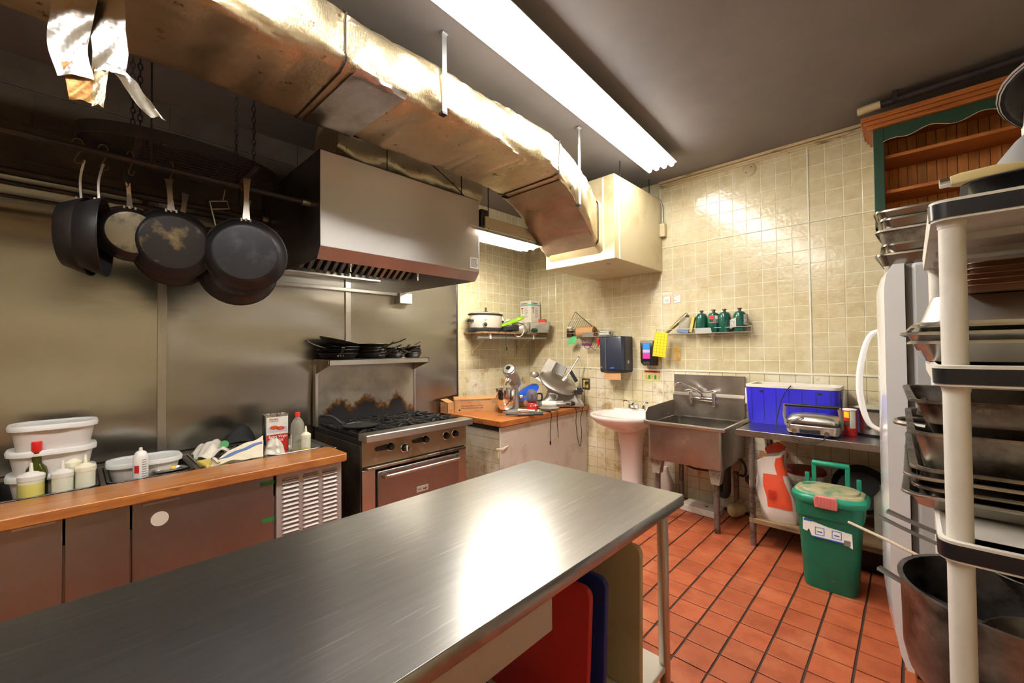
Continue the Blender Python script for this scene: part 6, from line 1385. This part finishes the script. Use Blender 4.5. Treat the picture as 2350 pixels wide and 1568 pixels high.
# top of the shelving
z = SH[0] + .001
t = thing('black_tray', 'black plastic tray on top of the shelving unit', 'tray', (.29, 1.62, z), R(-3))
tray(MB(), .36, .50, .045, .04, .003, .9).build('tray', 'dispenser_dark', t)
t = thing('metal_spatula', 'beige-handled kitchen tool lying over the black tray, pointing left', 'kitchen tool', M=TR((.145, 1.40, z + .062), 0, R(-3), R(4)))
MB().loft([[Vector((x, p.x, p.y)) for p in rr(w, h, .006, 0)] for x, w, h in ((-.075, .03, .02), (-.06, .036, .024), (.0, .038, .026), (.03, .026, .018), (.06, .016, .012), (.24, .014, .010))]).build('handle', 'ivory_knob', t)
MB().cyl((-.092, 0, 0), (-.072, 0, 0), .011, n=12).build('end_cap', 'chrome', t)
t = thing('cone_strainer', 'conical steel mesh strainer standing upside down on the tray', 'strainer', (.225, 1.50, z + .048))
MB().lathe([(.105, 0), (.11, .004), (.10, .02), (.045, .10), (.02, .125), (0, .13), (0, .125), (.018, .12), (.095, .018), (.10, .0)], n=28).build('mesh_cone', 'mesh_grey', t)
MB().lathe([(.104, -.002), (.114, .0), (.110, .014), (.100, .012)], n=28).build('rim', 'chrome', t)
t = thing('white_tub', 'slim white plastic tub standing behind the strainer under the bowls', 'container', (.245, 1.64, z + .048))
MB().loft([rr(.06, .06, .012, 0), rr(.07, .07, .012, .225)]).build('tub', 'white_plastic', t, .006)
t = thing('dark_bowl', 'large dark metal bowl tipped over the white tub at the top of the shelving', 'bowl', M=TR((.325, 1.55, z + .285), R(160), R(14), 0))
MB().lathe([(0, -.06), (.06, -.055), (.12, -.01), (.15, .04), (.158, .04), (.158, .045), (.146, .044), (.11, -.002), (.055, -.045), (0, -.05)], n=32).build('bowl', 'steel_dark', t)
MB().lathe([(.153, .036), (.161, .041), (.153, .047)], n=32).build('rim', 'mesh_grey', t)
t = thing('serving_cover', 'shiny round metal lid resting on the tipped dark bowl', 'cover', M=TR((.375, 1.55, z + .345), R(-20), R(-14), 0))
MB().lathe([(.12, 0), (.122, .003), (.09, .02), (.03, .03), (0, .031), (0, .028), (.03, .027), (.088, .017), (.118, .0)], n=30).build('dome', 'steel', t)
MB().lathe([(.012, .03), (.018, .045), (.014, .055), (0, .056)], n=14).build('knob', 'black_plastic', t)

# ---------------------------------------------------------------- steel work table in front
t = wthing('work_table', 'long stainless steel work table across the foreground', 'table', (-1.03, .7, 0))
WX0, WX1, WY0, WY1 = -1.412, -.648, -.20, 1.632
wc = ((WX0 + WX1) / 2, (WY0 + WY1) / 2)
MB().loft([rr(WX1 - WX0 - .003, WY1 - WY0 - .003, .004, .838, 2, *wc), rr(WX1 - WX0, WY1 - WY0, .005, .841, 2, *wc), rr(WX1 - WX0, WY1 - WY0, .005, .876, 2, *wc), rr(WX1 - WX0 - .004, WY1 - WY0 - .004, .005, .880, 2, *wc)]).build('tabletop', 'steel_top', t, .0015, smooth=35)
for x in (WX0 + .06, WX1 - .055):
    for y in (WY0 + .06, WY1 - .075): MB().cyl((x, y, 0), (x, y, .84), .0205, n=16).build('leg', 'steel', t)
MB().box((WX0 + .05, WY0 + .05, .225), (WX1 - .045, WY1 - .055, .25)).build('lower_shelf', 'white_board', t, .004)
MB().box((WX0 + .12, WY0 + .25, .728), (WX1 - .03, .85, .838)).build('drawer', 'steel_brown', t, .004).data.materials[0] = mat('drawer_steel', (.5, .44, .38), .5, .5, layers=[((.4, .33, .27), 4, .45, .7)])
def board(label, m, y, L, h, th, lean, x0):
    b = thing('cutting_board', label, 'cutting board', M=TR((x0, y, .252), R(lean), 0, 0), group='cutting boards under the work table')
    MB().loft([[Vector((p.x, q, p.y)) for p in [Vector((v.x - L / 2, v.y + h / 2, 0)) for v in rr(L, h, .03, 0, 4)]] for q in (-th / 2, th / 2)]).build('board', m, b, .003)
board('pale tan cutting board standing farthest under the table, sharp corner to the aisle', 'tan_board', 1.36, .62, .50, .022, -2, WX1 - .05)
board('dark blue cutting board standing between the red and the tan ones', 'blue_board', 1.15, .55, .46, .02, -4, WX1 - .07)
board('red cutting board standing nearest under the table', 'red_board', 1.06, .55, .46, .02, -5, WX1 - .075)
t = thing('green_crate', 'dark green crate on the lower shelf under the work table', 'crate', (WX0 + .42, .55, .252))
tray(MB(), .46, .62, .18, .03, .004, .94, .015).build('crate', 'green_plastic', t).data.materials[0] = mat('crate_green', rgb(10, 62, 56), .5)
